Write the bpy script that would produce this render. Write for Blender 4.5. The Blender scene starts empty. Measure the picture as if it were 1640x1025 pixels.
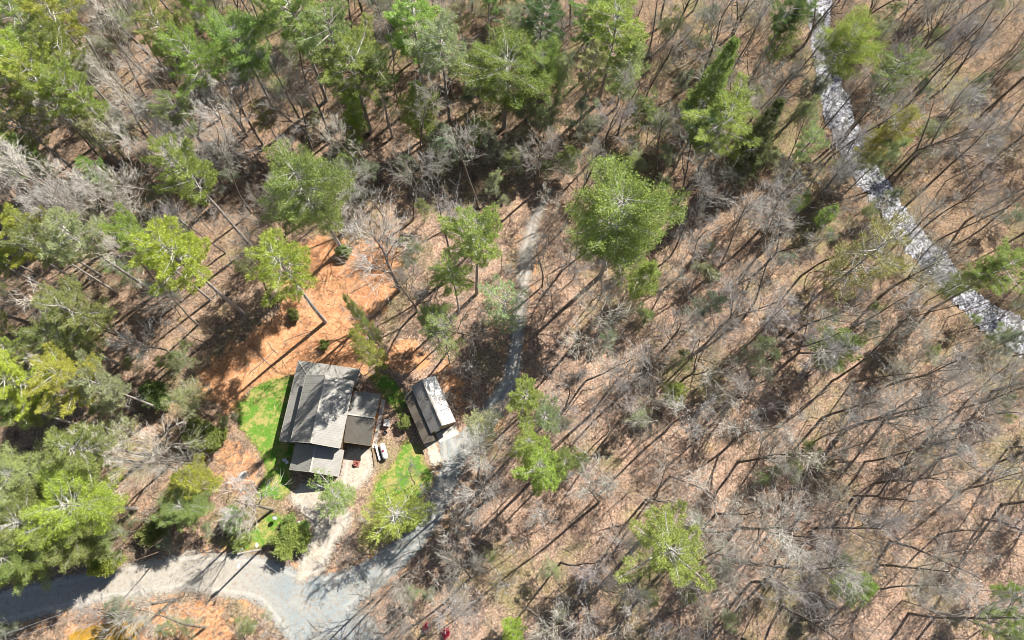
import bpy, bmesh, math, random
import numpy as np
from mathutils import Vector, Matrix
random.seed(11); rng = np.random.default_rng(11)
S = bpy.context.scene; COL = S.collection

# ------------------------------------------------------------------ camera
HC = 115.0; FPX = 1093.0
def cam_axes():
    d = np.array([(790-820)/FPX, -(860-512.5)/FPX, -1.0]); d /= np.linalg.norm(d)
    Z = -d; Y = np.array([0, 1.0, 0]); Y -= Y.dot(Z)*Z; Y /= np.linalg.norm(Y); X = np.cross(Y, Z)
    return np.array([X, Y, Z])
RC = cam_axes()
cam = bpy.data.objects.new('camera', bpy.data.cameras.new('camera')); COL.objects.link(cam)
cam.data.sensor_width = 36; cam.data.lens = FPX/1640*36; cam.data.clip_end = 3000
m = Matrix([list(RC[0])+[0], list(RC[1])+[0], list(RC[2])+[HC], [0, 0, 0, 1]])
cam.matrix_world = m; S.camera = cam
S.render.resolution_x = 1024; S.render.resolution_y = 640

# ------------------------------------------------------------------ sky and sun
SUN_EL = math.radians(45.5); SUN_DIR = Vector((0.725*math.cos(SUN_EL), 0.689*math.cos(SUN_EL), math.sin(SUN_EL)))
w = bpy.data.worlds.new('World'); S.world = w; w.use_nodes = True
nt = w.node_tree; bg = nt.nodes['Background']; sk = nt.nodes.new('ShaderNodeTexSky')
sk.sky_type = 'NISHITA'; sk.sun_disc = False; sk.sun_elevation = SUN_EL
sk.sun_rotation = math.atan2(SUN_DIR.x, SUN_DIR.y)
nt.links.new(sk.outputs[0], bg.inputs[0]); bg.inputs[1].default_value = 0.05
sl = bpy.data.lights.new('sun', 'SUN'); sl.energy = 5.0; sl.angle = math.radians(0.5); sl.color = (1.0, 0.95, 0.87)
so = bpy.data.objects.new('sun', sl); COL.objects.link(so); so.rotation_euler = SUN_DIR.to_track_quat('Z', 'Y').to_euler()
S.view_settings.view_transform = 'Standard'; S.view_settings.look = 'None'; S.view_settings.gamma = 1
S.view_settings.exposure = 0.93
S.cycles.filter_width = 0.95; S.cycles.max_bounces = 5; S.cycles.diffuse_bounces = 1; S.cycles.glossy_bounces = 2; S.cycles.transparent_max_bounces = 6

# ------------------------------------------------------------------ picture <-> ground
def P(u, v, z=0.0):
    r = RC @ np.array([(u-820)/FPX, -(v-512.5)/FPX, -1.0]); t = (z-HC)/r[2]
    return (r[0]*t, r[1]*t)
def depth(u, v, z):
    r = RC @ np.array([(u-820)/FPX, -(v-512.5)/FPX, -1.0]); return (z-HC)/r[2]
def px(x, y, z):
    c = RC.T @ np.array([x, y, z-HC]); return 820+FPX*c[0]/-c[2], 512.5-FPX*c[1]/-c[2]

def seg_dist(X, Y, pts):
    """distance to a polyline and the interpolated third value (half width)"""
    best = np.full(X.shape, 1e9); wv = np.zeros(X.shape)
    for (x0, y0, w0), (x1, y1, w1) in zip(pts[:-1], pts[1:]):
        dx, dy = x1-x0, y1-y0; t = np.clip(((X-x0)*dx+(Y-y0)*dy)/(dx*dx+dy*dy), 0, 1)
        d = np.hypot(X-x0-t*dx, Y-y0-t*dy); k = d < best
        best = np.where(k, d, best); wv = np.where(k, w0+t*(w1-w0), wv)
    return best, wv
def poly_in(X, Y, pts):
    ins = np.zeros(X.shape, bool); n = len(pts); best = np.full(X.shape, 1e9)
    for i in range(n):
        x0, y0 = pts[i]; x1, y1 = pts[(i+1) % n]
        c = ((y0 > Y) != (y1 > Y)) & (X < (x1-x0)*(Y-y0)/((y1-y0)+1e-12)+x0); ins ^= c
        dx, dy = x1-x0, y1-y0; t = np.clip(((X-x0)*dx+(Y-y0)*dy)/(dx*dx+dy*dy+1e-9), 0, 1)
        best = np.minimum(best, np.hypot(X-x0-t*dx, Y-y0-t*dy))
    return np.where(ins, best, -best)        # signed: positive inside
def line_px(lst, z=0):
    out = []
    for u, v, wd in lst:
        x, y = P(u, v, z); out.append((x, y, wd*0.5*depth(u, v, z)/FPX))
    return out
def poly_px(lst, z=0): return [P(u, v, z) for u, v in lst]

CREEK = line_px([(1300,-60,26),(1312,0,30),(1314,60,26),(1322,110,32),(1340,180,36),(1366,240,28),(1395,285,38),(1425,330,26),(1450,370,30),(1492,412,38),(1535,465,28),(1585,510,38),(1655,548,50),(1760,590,50)], -0.9)
ROAD = line_px([(-140,1018,64),(-30,982,66),(70,958,62),(160,938,60),(300,915,68),(410,925,76),(480,955,78),(545,950,70),(600,918,54),(655,872,46),(690,828,40),(712,775,40),(735,722,42),(782,668,40),(818,612,34),(828,550,28),(834,480,30),(843,410,34),(856,350,28),(885,300,14)])
ROAD_S = line_px([(440,955,60),(500,990,110),(540,1040,150),(560,1100,150)])
ROAD_G = line_px([(716,700,34),(722,730,44)])
DRIVE = poly_px([(548,712),(598,716),(606,748),(590,775),(556,800),(572,832),(545,868),(520,925),(470,940),(476,880),(498,850),(470,812),(458,798),(478,770),(540,764)])
LAWN_W = poly_px([(376,650),(402,622),(430,606),(476,600),(480,640),(470,770),(466,790),(448,802),(404,798),(426,752),(408,716),(384,690)])
LAWN_S = poly_px([(398,852),(425,822),(452,820),(462,836),(436,858),(430,880),(376,884),(362,876)])
LAWN_E = poly_px([(628,740),(648,704),(668,708),(684,744),(698,762),(690,786),(662,808),(600,812),(592,790),(610,760)])
LAWN_N = poly_px([(588,600),(622,596),(648,628),(656,652),(640,668),(614,640)])
SANDY = poly_px([(640,632),(656,626),(682,668),(700,708),(712,742),(692,750),(676,706),(664,672)])
CLAY = poly_px([(318,600),(360,560),(400,530),(440,500),(452,455),(462,395),(510,372),(560,392),(600,380),(640,410),(632,470),(606,512),(578,560),(600,600),(478,600),(436,612),(400,632),(366,668),(336,640)])
CLAY2 = poly_px([(350,664),(372,690),(366,696),(404,712),(424,748),(408,800),(380,800),(350,760),(340,720)])
CLAY3 = poly_px([(590,560),(660,540),(740,600),(750,670),(720,650),(700,590),(650,600),(610,600)])
CLAY4 = poly_px([(120,985),(260,955),(360,965),(400,1040),(60,1060)])
POND = poly_px([(112,1024),(122,1012),(160,1006),(186,1001),(232,996),(222,1010),(206,1034),(170,1046),(118,1042)])

# ------------------------------------------------------------------ ground heights
def vnoise(X, Y, s, seed):
    r = np.random.default_rng(seed); g = r.random((64, 64)); x = X/s+1000.3; y = Y/s+1000.7
    xi = np.floor(x).astype(int); yi = np.floor(y).astype(int); fx = x-xi; fy = y-yi
    fx = fx*fx*(3-2*fx); fy = fy*fy*(3-2*fy)
    a = g[xi % 64, yi % 64]; b = g[(xi+1) % 64, yi % 64]; c = g[xi % 64, (yi+1) % 64]; d = g[(xi+1) % 64, (yi+1) % 64]
    return a*(1-fx)*(1-fy)+b*fx*(1-fy)+c*(1-fx)*fy+d*fx*fy
def axis(lo, hi, step, far, k):
    a = list(np.arange(lo, hi+1e-6, step)); s = step; x = hi
    while x < far: s *= k; x += s; a.append(x)
    s = step; x = lo
    while x > -far: s *= k; x -= s; a.insert(0, x)
    return np.array(a)
GX = axis(-112, 126, 0.75, 900, 1.35); GY = axis(-22, 118, 0.75, 900, 1.35)
MX, MY = np.meshgrid(GX, GY, indexing='ij')
def raw_h(X, Y):
    h = (vnoise(X, Y, 14, 1)-.5)*1.2+(vnoise(X, Y, 5, 2)-.5)*.35+(vnoise(X, Y, 1.9, 3)-.5)*.12
    dh = np.hypot((X+24)/26, (Y-14)/20); flat = np.clip((dh-.75)/.6, 0, 1)
    rd, rw = seg_dist(X, Y, ROAD); flat = np.minimum(flat, np.clip((rd-rw-.5)/4, 0, 1))
    h = h*flat
    cd, cw = seg_dist(X, Y, CREEK); t = np.clip((cd-cw+1.4+(vnoise(X, Y, 2.6, 7)-.5)*1.8)/5.0, 0, 1); t = t*t*(3-2*t)
    h = h*t+(1-t)*(-1.5)
    pd = poly_in(X, Y, POND); t = np.clip((-pd)/1.5, 0, 1)
    h = h*t+(1-t)*(-.35)
    return h
MH = raw_h(MX, MY)
def hgt(x, y):
    x = np.asarray(x, float); y = np.asarray(y, float)
    i = np.clip(np.searchsorted(GX, x)-1, 0, len(GX)-2); j = np.clip(np.searchsorted(GY, y)-1, 0, len(GY)-2)
    fx = (x-GX[i])/(GX[i+1]-GX[i]); fy = (y-GY[j])/(GY[j+1]-GY[j])
    return MH[i, j]*(1-fx)*(1-fy)+MH[i+1, j]*fx*(1-fy)+MH[i, j+1]*(1-fx)*fy+MH[i+1, j+1]*fx*fy
def gz(x, y): return float(hgt(x, y))

# ------------------------------------------------------------------ mesh helpers
def np_mesh(name, V, F, mat, attrs=None):
    V = np.asarray(V, np.float32); F = np.asarray(F, np.int32); k = F.shape[1]
    me = bpy.data.meshes.new(name); me.vertices.add(len(V)); me.vertices.foreach_set('co', V.ravel())
    me.loops.add(F.size); me.loops.foreach_set('vertex_index', F.ravel())
    me.polygons.add(len(F)); me.polygons.foreach_set('loop_start', np.arange(0, F.size, k, dtype=np.int32))
    me.update(calc_edges=True)
    for n, a in (attrs or {}).items():
        at = me.attributes.new(n, 'FLOAT', 'POINT'); at.data.foreach_set('value', np.asarray(a, np.float32))
    me.materials.append(mat); return me
class MB:
    def __init__(s): s.v = []; s.f = []
    def box(s, x0, x1, y0, y1, z0, z1):
        b = len(s.v); s.v += [(x0,y0,z0),(x1,y0,z0),(x1,y1,z0),(x0,y1,z0),(x0,y0,z1),(x1,y0,z1),(x1,y1,z1),(x0,y1,z1)]
        s.f += [tuple(b+i for i in q) for q in ((0,3,2,1),(4,5,6,7),(0,1,5,4),(1,2,6,5),(2,3,7,6),(3,0,4,7))]; return s
    def bar(s, a, b, wd, ht, up=(0,0,1)):
        a = Vector(a); b = Vector(b); d = (b-a).normalized(); x = d.cross(Vector(up)).normalized(); z = x.cross(d)
        n = len(s.v)
        for p in (a, b):
            for sx, sz in ((-1,-1),(1,-1),(1,1),(-1,1)): s.v.append(tuple(p+x*sx*wd/2+z*sz*ht/2))
        s.f += [tuple(n+i for i in q) for q in ((0,1,2,3),(7,6,5,4),(0,4,5,1),(1,5,6,2),(2,6,7,3),(3,7,4,0))]; return s
    def tube(s, pts, rad, sides=8, cap=True):
        pts = [Vector(p) for p in pts]; n0 = len(s.v)
        for i, p in enumerate(pts):
            d = (pts[min(i+1, len(pts)-1)]-pts[max(i-1, 0)]).normalized()
            a = d.cross(Vector((.13,.31,.94)));
            if a.length < 1e-3: a = d.cross(Vector((1,0,0)))
            a.normalize(); b = d.cross(a); r = rad[i] if hasattr(rad, '__len__') else rad
            for k in range(sides):
                t = 2*math.pi*k/sides; s.v.append(tuple(p+a*math.cos(t)*r+b*math.sin(t)*r))
        for i in range(len(pts)-1):
            for k in range(sides):
                k2 = (k+1) % sides; s.f.append((n0+i*sides+k, n0+i*sides+k2, n0+(i+1)*sides+k2, n0+(i+1)*sides+k))
        if cap:
            s.f.append(tuple(n0+k for k in range(sides))[::-1]); s.f.append(tuple(n0+(len(pts)-1)*sides+k for k in range(sides)))
        return s
    def lathe(s, prof, sides=20, c=(0,0,0)):
        n0 = len(s.v)
        for r, z in prof:
            for k in range(sides):
                t = 2*math.pi*k/sides; s.v.append((c[0]+r*math.cos(t), c[1]+r*math.sin(t), c[2]+z))
        for i in range(len(prof)-1):
            for k in range(sides):
                k2 = (k+1) % sides; s.f.append((n0+i*sides+k, n0+i*sides+k2, n0+(i+1)*sides+k2, n0+(i+1)*sides+k))
        s.f.append(tuple(n0+k for k in range(sides))[::-1]); s.f.append(tuple(n0+(len(prof)-1)*sides+k for k in range(sides)))
        return s
    def poly(s, pts):
        n = len(s.v); s.v += [tuple(p) for p in pts]; s.f.append(tuple(range(n, n+len(pts)))); return s
    def slab(s, pts, t):
        """closed slab: polygon pts (top), extruded down by t"""
        n = len(s.v); k = len(pts); s.v += [tuple(p) for p in pts]+[(p[0], p[1], p[2]-t) for p in pts]
        s.f.append(tuple(range(n, n+k))); s.f.append(tuple(range(n+2*k-1, n+k-1, -1)))
        for i in range(k): j = (i+1) % k; s.f.append((n+i, n+k+i, n+k+j, n+j))
        return s
    def mesh(s, name, mat, smooth=False, bevel=0):
        me = bpy.data.meshes.new(name); me.from_pydata(s.v, [], s.f); 
        bm = bmesh.new(); bm.from_mesh(me); bmesh.ops.recalc_face_normals(bm, faces=bm.faces)
        if bevel: bmesh.ops.bevel(bm, geom=list(bm.edges), offset=bevel, segments=1, affect='EDGES')
        bm.to_mesh(me); bm.free()
        if smooth:
            for p in me.polygons: p.use_smooth = True
        me.materials.append(mat); return me
    def build(s, name, mat, parent=None, **k):
        return link(name, s.mesh(name, mat, **k), parent)
def link(name, me, parent=None):
    o = bpy.data.objects.new(name, me); COL.objects.link(o)
    if parent: o.parent = parent
    return o
def tag(o, label=None, cat=None, group=None, kind=None):
    for k, v in (('label', label), ('category', cat), ('group', group), ('kind', kind)):
        if v: o[k] = v
    return o
def empty(name, loc, rz=0, **k):
    o = bpy.data.objects.new(name, None); COL.objects.link(o); o.location = loc; o.rotation_euler = (0, 0, rz); o.empty_display_size = .3
    return tag(o, **k)

# ------------------------------------------------------------------ materials
class NM:
    def __init__(s, name):
        s.m = bpy.data.materials.new(name); s.m.use_nodes = True; s.t = s.m.node_tree; s.b = s.t.nodes['Principled BSDF']
        s.b.inputs['Roughness'].default_value = .85; s.b.inputs['Specular IOR Level'].default_value = .25
    def n(s, t, **k):
        o = s.t.nodes.new('ShaderNode'+t)
        for a, v in k.items(): setattr(o, a, v)
        return o
    def l(s, a, b): s.t.links.new(a, b)
    def coord(s, obj=False):
        if obj: return s.n('TexCoord').outputs['Object']
        return s.n('NewGeometry').outputs['Position']
    def noise(s, scale, detail=4, rough=.6, vec=None, dist=0):
        o = s.n('TexNoise'); o.inputs['Scale'].default_value = scale; o.inputs['Detail'].default_value = detail
        o.inputs['Roughness'].default_value = rough; o.inputs['Distortion'].default_value = dist
        s.l(vec if vec is not None else s.coord(), o.inputs['Vector']); return o.outputs[0]
    def ramp(s, fac, stops, interp='LINEAR'):
        o = s.n('ValToRGB'); r = o.color_ramp; r.interpolation = interp
        while len(r.elements) < len(stops): r.elements.new(.5)
        for e, (p, c) in zip(r.elements, stops): e.position = p; e.color = (*c, 1) if len(c) == 3 else c
        s.l(fac, o.inputs[0]); return o.outputs[0]
    def mix(s, fac, a, b, mode='MIX'):
        o = s.n('MixRGB', blend_type=mode)
        for v, i in ((fac, 0), (a, 1), (b, 2)):
            if isinstance(v, (int, float)): o.inputs[i].default_value = v
            elif isinstance(v, tuple): o.inputs[i].default_value = (*v, 1)
            else: s.l(v, o.inputs[i])
        return o.outputs[0]
    def math(s, op, a, b=0, c=None, clamp=False):
        o = s.n('Math', operation=op, use_clamp=clamp)
        for v, i in ((a, 0), (b, 1), (c, 2)):
            if v is None: continue
            if isinstance(v, (int, float)): o.inputs[i].default_value = v
            else: s.l(v, o.inputs[i])
        return o.outputs[0]
    def attr(s, name): return s.n('Attribute', attribute_name=name).outputs['Fac']
    def bump(s, h, strength=.5, dist=.05):
        o = s.n('Bump'); o.inputs['Strength'].default_value = strength; o.inputs['Distance'].default_value = dist
        s.l(h, o.inputs['Height']); s.l(o.outputs[0], s.b.inputs['Normal'])
    def col(s, c):
        if isinstance(c, tuple): s.b.inputs['Base Color'].default_value = (*c, 1)
        else: s.l(c, s.b.inputs['Base Color'])
        return s
    def rough(s, v): s.b.inputs['Roughness'].default_value = v; return s
    def alpha(s, a): s.l(a, s.b.inputs['Alpha']); return s

def mottled(name, c, amt=.25, scale=2.0, rough=.8, obj=True, metal=0):
    k = NM(name); v = k.coord(obj); n1 = k.noise(scale, 5, .65, v)
    lo = tuple(x*(1-amt) for x in c); hi = tuple(min(1, x*(1+amt)) for x in c)
    k.col(k.ramp(n1, [(.3, lo), (.7, hi)])); k.rough(rough); k.b.inputs['Metallic'].default_value = metal
    k.bump(n1, .25, .02); return k.m

def m_ground():
    k = NM('forest_floor'); 
    n_big = k.noise(.06, 4, .6); n_mid = k.noise(.45, 4, .65); n_f = k.noise(2.6, 6, .75); n_ff = k.noise(9, 3, .8)
    vo = k.n('TexVoronoi'); vo.inputs['Scale'].default_value = 5.5; k.l(k.coord(), vo.inputs['Vector'])
    leaf = k.ramp(n_f, [(.30, (.065,.042,.03)), (.41, (.25,.165,.115)), (.52, (.45,.325,.26)), (.68, (.68,.53,.44))])
    leaf = k.mix(k.ramp(n_ff, [(.50, (0,0,0)), (.68, (.8,.8,.8))]), leaf, (.74,.60,.49))
    leaf = k.mix(k.ramp(k.noise(13, 2, .7), [(.36, (.75,.75,.75)), (.48, (0,0,0))]), leaf, (.09,.055,.035))
    bw = k.n('RGBToBW'); k.l(vo.outputs['Color'], bw.inputs[0]); leaf = k.mix(1, leaf, k.ramp(bw.outputs[0], [(.2, (.62,.60,.58)), (.8, (1.25,1.18,1.1))]), 'MULTIPLY')
    # browner ground far up the slope and by the creek, pinker near the yard
    tone = k.ramp(n_mid, [(.30, (.50,.47,.44)), (.44, (.88,.87,.85)), (.60, (1.1,1.04,.98)), (.75, (1.08,.92,.80))])
    leaf = k.mix(1, leaf, tone, 'MULTIPLY')
    brown = k.mix(1, leaf, (.68,.68,.60), 'MULTIPLY')
    leaf = k.mix(k.attr('brown'), leaf, brown)
    moss = k.ramp(n_f, [(.3, (.06,.075,.02)), (.7, (.28,.28,.10))])
    leaf = k.mix(k.ramp(k.math('ADD', n_big, k.math('MULTIPLY', n_mid, .35)), [(.68, (0,0,0)), (.82, (.6,.6,.6))]), leaf, moss)
    clay = k.ramp(n_f, [(.25, (.30,.10,.035)), (.42, (.52,.24,.11)), (.60, (.68,.39,.215)), (.80, (.76,.53,.35))])
    clay = k.mix(1, clay, k.ramp(n_mid, [(.3, (.70,.58,.5)), (.55, (1,1,1)), (.75, (1.1,1.08,1.0))]), 'MULTIPLY')
    f = k.math('ADD', k.attr('clay'), k.math('MULTIPLY', k.math('SUBTRACT', n_mid, .5), 2.4))
    f = k.math('ADD', f, k.math('MULTIPLY', k.math('SUBTRACT', n_f, .5), .9))
    f = k.math('MULTIPLY', k.math('SUBTRACT', f, .42), 3.5, clamp=True)
    c = k.mix(f, leaf, clay)
    f2 = k.math('ADD', k.attr('grassy'), k.math('MULTIPLY', k.math('SUBTRACT', n_mid, .5), 1.4))
    f2 = k.math('MULTIPLY', k.math('SUBTRACT', k.math('ADD', f2, k.math('MULTIPLY', k.math('SUBTRACT', n_f, .5), 1.6)), .5), 2.2, clamp=True)
    c = k.mix(f2, c, k.ramp(n_ff, [(.3, (.12,.17,.02)), (.7, (.42,.40,.10))]))
    c = k.mix(k.attr('wet'), c, (.035,.03,.02))
    k.col(c); k.bump(k.math('ADD', n_f, k.math('MULTIPLY', n_ff, .5)), .9, .12); return k.m
def m_gravel(name, base, blue):
    k = NM(name); n1 = k.noise(.35, 4, .6); n2 = k.noise(7, 5, .8); n3 = k.noise(1.6, 4, .7)
    sx = k.n('SeparateXYZ'); k.l(k.coord(), sx.inputs[0]); west = k.math('MULTIPLY', k.math('ADD', sx.outputs[0], 42), .1, clamp=True)  # the bluer stone was spread from the junction up the track
    a = k.mix(k.ramp(k.math('ADD', n1, k.math('MULTIPLY', k.math('SUBTRACT', n3, .5), .5)), [(.38, (0,0,0)), (.56, (1,1,1))]), base, blue) if name != 'road_gravel' else k.mix(k.math('MULTIPLY', k.ramp(n1, [(.3, (.3,.3,.3)), (.6, (1,1,1))]), west), base, blue)
    a = k.mix(1, a, k.ramp(n2, [(.3, (.5,.5,.5)), (.62, (1.05,1.05,1.05))]), 'MULTIPLY')
    lit = k.math('ADD', n3, k.math('MULTIPLY', k.math('MULTIPLY', k.math('SUBTRACT', sx.outputs[1], 22), .05, clamp=True), .16))
    a = k.mix(k.ramp(lit, [(.50, (0,0,0)), (.70, (.8,.8,.8))]), a, (.33,.24,.165))
    tr_ = k.math('ABSOLUTE', k.math('SUBTRACT', k.attr('edge'), .95)); a = k.mix(k.ramp(k.math('ADD', tr_, k.math('MULTIPLY', n3, .25)), [(.2, (.35,.35,.35)), (.42, (0,0,0))]), a, (.62,.59,.54))
    a = k.mix(k.ramp(k.noise(22, 2, .8), [(.35, (.6,.6,.6)), (.5, (0,0,0))]), a, (.20,.18,.16))
    k.col(a); k.bump(n2, .6, .04)
    e = k.math('ADD', k.attr('edge'), k.math('MULTIPLY', k.math('SUBTRACT', n3, .5), 2.6))
    e = k.math('ADD', e, k.math('MULTIPLY', k.math('SUBTRACT', n2, .5), 1.6))
    k.alpha(k.math('MULTIPLY', k.math('SUBTRACT', e, .1), 3, clamp=True)); return k.m
def m_lawn():
    k = NM('lawn_grass'); n1 = k.noise(.5, 4, .6); n2 = k.noise(8, 4, .8); n3 = k.noise(1.8, 4, .7)
    g = k.ramp(n2, [(.3, (.035,.10,.012)), (.52, (.11,.25,.025)), (.75, (.27,.42,.08))])
    d = k.ramp(n2, [(.3, (.22,.20,.05)), (.7, (.55,.44,.18))])
    f = k.ramp(k.math('ADD', k.math('MULTIPLY', n1, .5), k.math('MULTIPLY', n3, .5)), [(.46, (0,0,0)), (.58, (.9,.9,.9))])
    k.col(k.mix(f, g, d)); k.bump(n2, .8, .06)
    e = k.math('ADD', k.attr('edge'), k.math('MULTIPLY', k.math('SUBTRACT', n3, .5), 2.2))
    e = k.math('ADD', e, k.math('MULTIPLY', k.math('SUBTRACT', n2, .5), .8))
    k.alpha(k.math('MULTIPLY', k.math('SUBTRACT', e, .1), 4, clamp=True)); return k.m
def m_water():
    k = NM('creek_water'); n1 = k.noise(1.9, 6, .8, dist=.6); n2 = k.noise(5, 4, .7)
    k.col(k.ramp(n1, [(.42, (.03,.035,.04)), (.50, (.30,.30,.34)), (.58, (.74,.74,.78))])); k.rough(.16); k.b.inputs['Specular IOR Level'].default_value = .8  # pale sun glitter and dark ripples painted into the water colour
    k.bump(k.math('ADD', n1, k.math('MULTIPLY', n2, .4)), 1, .32); return k.m
def m_bark(name, lo, hi, tint=True):
    k = NM(name); v = k.coord(True); n1 = k.noise(1.4, 4, .7, v); n2 = k.noise(7, 3, .7, v)
    c = k.ramp(k.math('ADD', k.math('MULTIPLY', n1, .6), k.math('MULTIPLY', n2, .4)), [(.35, lo), (.65, hi)])
    oi = k.n('ObjectInfo')
    if tint: c = k.mix(1, c, oi.outputs['Color'], 'MULTIPLY')
    k.col(c); k.rough(.9); return k.m
def m_leaf(name, spread=.5):
    k = NM(name); oi = k.n('ObjectInfo'); ge = k.n('NewGeometry'); v = k.coord()
    rnd = ge.outputs['Random Per Island']; n1 = k.noise(.8, 3, .6, v)
    c = k.mix(k.ramp(rnd, [(.15, (1-spread,)*3), (.7, (1,1,1))]), (0,0,0), oi.outputs['Color'])
    c = k.mix(k.math('MULTIPLY', k.ramp(n1, [(.42, (0,0,0)), (.66, (1,1,1))]), .5), c, k.mix(1, oi.outputs['Color'], (1.15,1.08,.75), 'MULTIPLY'))
    k.col(c); k.rough(.6)
    tr = k.n('BsdfTranslucent'); k.l(c, tr.inputs[0]); mx = k.n('MixShader'); mx.inputs[0].default_value = .38
    k.l(k.b.outputs[0], mx.inputs[1]); k.l(tr.outputs[0], mx.inputs[2]); k.l(mx.outputs[0], k.t.nodes['Material Output'].inputs[0]); return k.m
def m_roof(name, c, stain=.0):
    k = NM(name); v = k.coord(True); n1 = k.noise(.6, 5, .7, v); n2 = k.noise(4, 4, .7, v)
    a = k.mix(1, c, k.ramp(n1, [(.3, (.82,.81,.80)), (.7, (1.05,1.05,1.05))]), 'MULTIPLY')
    if stain: a = k.mix(k.ramp(k.math('ADD', k.math('MULTIPLY', n1, .6), k.math('MULTIPLY', n2, .4)), [(.5, (0,0,0)), (.62, (stain,)*3)]), a, (.10,.075,.05))
    k.col(a); k.rough(.42); k.b.inputs['Metallic'].default_value = .15; return k.m
M = dict(
    ground=m_ground(), road=m_gravel('road_gravel', (.52,.48,.41), (.33,.385,.40)), drive=m_gravel('driveway_gravel', (.64,.57,.45), (.52,.47,.40)),
    sand=m_gravel('pale_sand', (.78,.70,.56), (.68,.58,.44)), lawn=m_lawn(), water=m_water(), pond=mottled('muddy_water', (.42,.24,.035), .3, .5, .2, False),
    trunk=m_bark('hardwood_bark', (.10,.085,.07), (.32,.285,.25)), twig=m_bark('twig_bark', (.20,.185,.165), (.80,.775,.73)),
    pbark=m_bark('pine_bark', (.22,.19,.165), (.60,.56,.51)), needle=m_leaf('pine_needles', .42), leaf=m_leaf('leaves', .4),
    roof=m_roof('tan_metal_roof', (.335,.325,.30)), roof2=m_roof('shaded_tan_roof', (.20,.185,.155)), white_roof=m_roof('white_metal_roof', (.88,.87,.86), .0), white_roof_w=m_roof('leaf_stained_shaded_roof', (.44,.42,.40), .75),  # south wing slope and west garage slope: shade painted into the base colour
    brown_roof=m_roof('brown_leanto_roof', (.21,.18,.145), .3), trim=mottled('trim', (.48,.45,.40), .1, 3, .5),
    cedar=mottled('orange_cedar', (.55,.19,.05), .3, 1.2), wall=mottled('brown_siding', (.16,.10,.065), .25, 1.5), tan=mottled('tan_boards', (.33,.24,.14), .25, 1.5),
    concrete=mottled('concrete', (.60,.56,.49), .18, 1.2), white=mottled('white_paint', (.82,.82,.83), .05, 2, .4), dark=mottled('dark_metal', (.05,.055,.06), .2, 3, .5),
    glass=mottled('window_glass', (.03,.04,.05), .1, 1, .08), red=mottled('red_cap', (.45,.02,.08), .1, 3, .5), brick=mottled('red_brick', (.30,.11,.085), .35, 5),
    rock=mottled('white_rock', (.70,.68,.64), .2, 2), stone=mottled('grey_stone', (.36,.32,.27), .35, 2), grey=mottled('weathered_metal', (.30,.32,.34), .15, 3, .5),
    pole=m_bark('pole_wood', (.30,.28,.24), (.50,.47,.42), False), deck=mottled('grey_deck', (.26,.22,.17), .25, 2), timber=mottled('landscape_timber', (.30,.21,.13), .3, 2), door=mottled('door_paint', (.30,.10,.04), .1, 2, .5))

# ------------------------------------------------------------------ ground sheet
def clampf(a): return np.clip(a, 0, 1)
clay = np.maximum.reduce([clampf(.5+poly_in(MX, MY, c)/3.5)*s for c, s in ((CLAY, 1), (CLAY2, .75), (CLAY3, .75), (CLAY4, .7))])
rd, rw = seg_dist(MX, MY, ROAD); 
clay = np.maximum(clay, clampf(1-(rd-rw)/2.2)*.42)
cd, cw = seg_dist(MX, MY, CREEK)
brown = clampf((MX*.45+MY*.9-45)/40)*.9+clampf(1-cd/22)*.3+clampf((-MX-22+MY*.35)/40)*.5
grassy = np.maximum.reduce([clampf(.55+poly_in(MX, MY, c)/3.0) for c in (LAWN_W, LAWN_S, LAWN_E, LAWN_N)])
grassy = np.maximum(grassy, clampf(.5+poly_in(MX, MY, poly_px([(590,770),(700,770),(670,880),(560,900),(570,830)]))/3)*.75)
grassy = np.maximum(grassy, clampf(.5+poly_in(MX, MY, poly_px([(300,850),(400,830),(500,840),(495,905),(420,900),(330,885)]))/3)*.55)
wet = clampf(1-(cd-cw)/1.0)*.8
nx, ny = len(GX), len(GY)
V = np.stack([MX, MY, MH], -1).reshape(-1, 3)
I = np.arange(nx*ny).reshape(nx, ny)
F = np.stack([I[:-1, :-1], I[1:, :-1], I[1:, 1:], I[:-1, 1:]], -1).reshape(-1, 4)
g = link('ground', np_mesh('ground', V, F, M['ground'], dict(clay=clay.ravel(), brown=clampf(brown).ravel(), grassy=grassy.ravel(), wet=wet.ravel())))
g['kind'] = 'structure'; g.data.polygons.foreach_set('use_smooth', np.ones(len(g.data.polygons), bool))

def sheet(name, dfun, mat, off, cell=.5, box=None, soft=1.4, flat=None, rim=1.0, kind='structure'):
    xs = np.arange(box[0], box[1], cell); ys = np.arange(box[2], box[3], cell); X, Y = np.meshgrid(xs, ys, indexing='ij')
    D = dfun(X, Y); keep = D > -rim
    Z = hgt(X, Y)+off if flat is None else np.full(X.shape, flat)
    idx = np.arange(X.size).reshape(X.shape)
    fk = keep[:-1, :-1] & keep[1:, :-1] & keep[1:, 1:] & keep[:-1, 1:]
    F = np.stack([idx[:-1, :-1], idx[1:, :-1], idx[1:, 1:], idx[:-1, 1:]], -1)[fk]
    used = np.unique(F); remap = -np.ones(X.size, int); remap[used] = np.arange(len(used))
    V = np.stack([X, Y, Z], -1).reshape(-1, 3)[used]
    o = link(name, np_mesh(name, V, remap[F], mat, dict(edge=(D/soft).ravel()[used])))
    if kind: o['kind'] = kind
    return o
def dl(*lines):
    def f(X, Y):
        r = None
        for L in lines:
            d, w_ = seg_dist(X, Y, L); q = w_-d; r = q if r is None else np.maximum(r, q)
        return r
    return f
def dp(poly): return lambda X, Y: poly_in(X, Y, poly)
def bb(pts, m=3):
    a = np.array([p[:2] for p in pts]); return (a[:, 0].min()-m, a[:, 0].max()+m, a[:, 1].min()-m, a[:, 1].max()+m)
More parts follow.
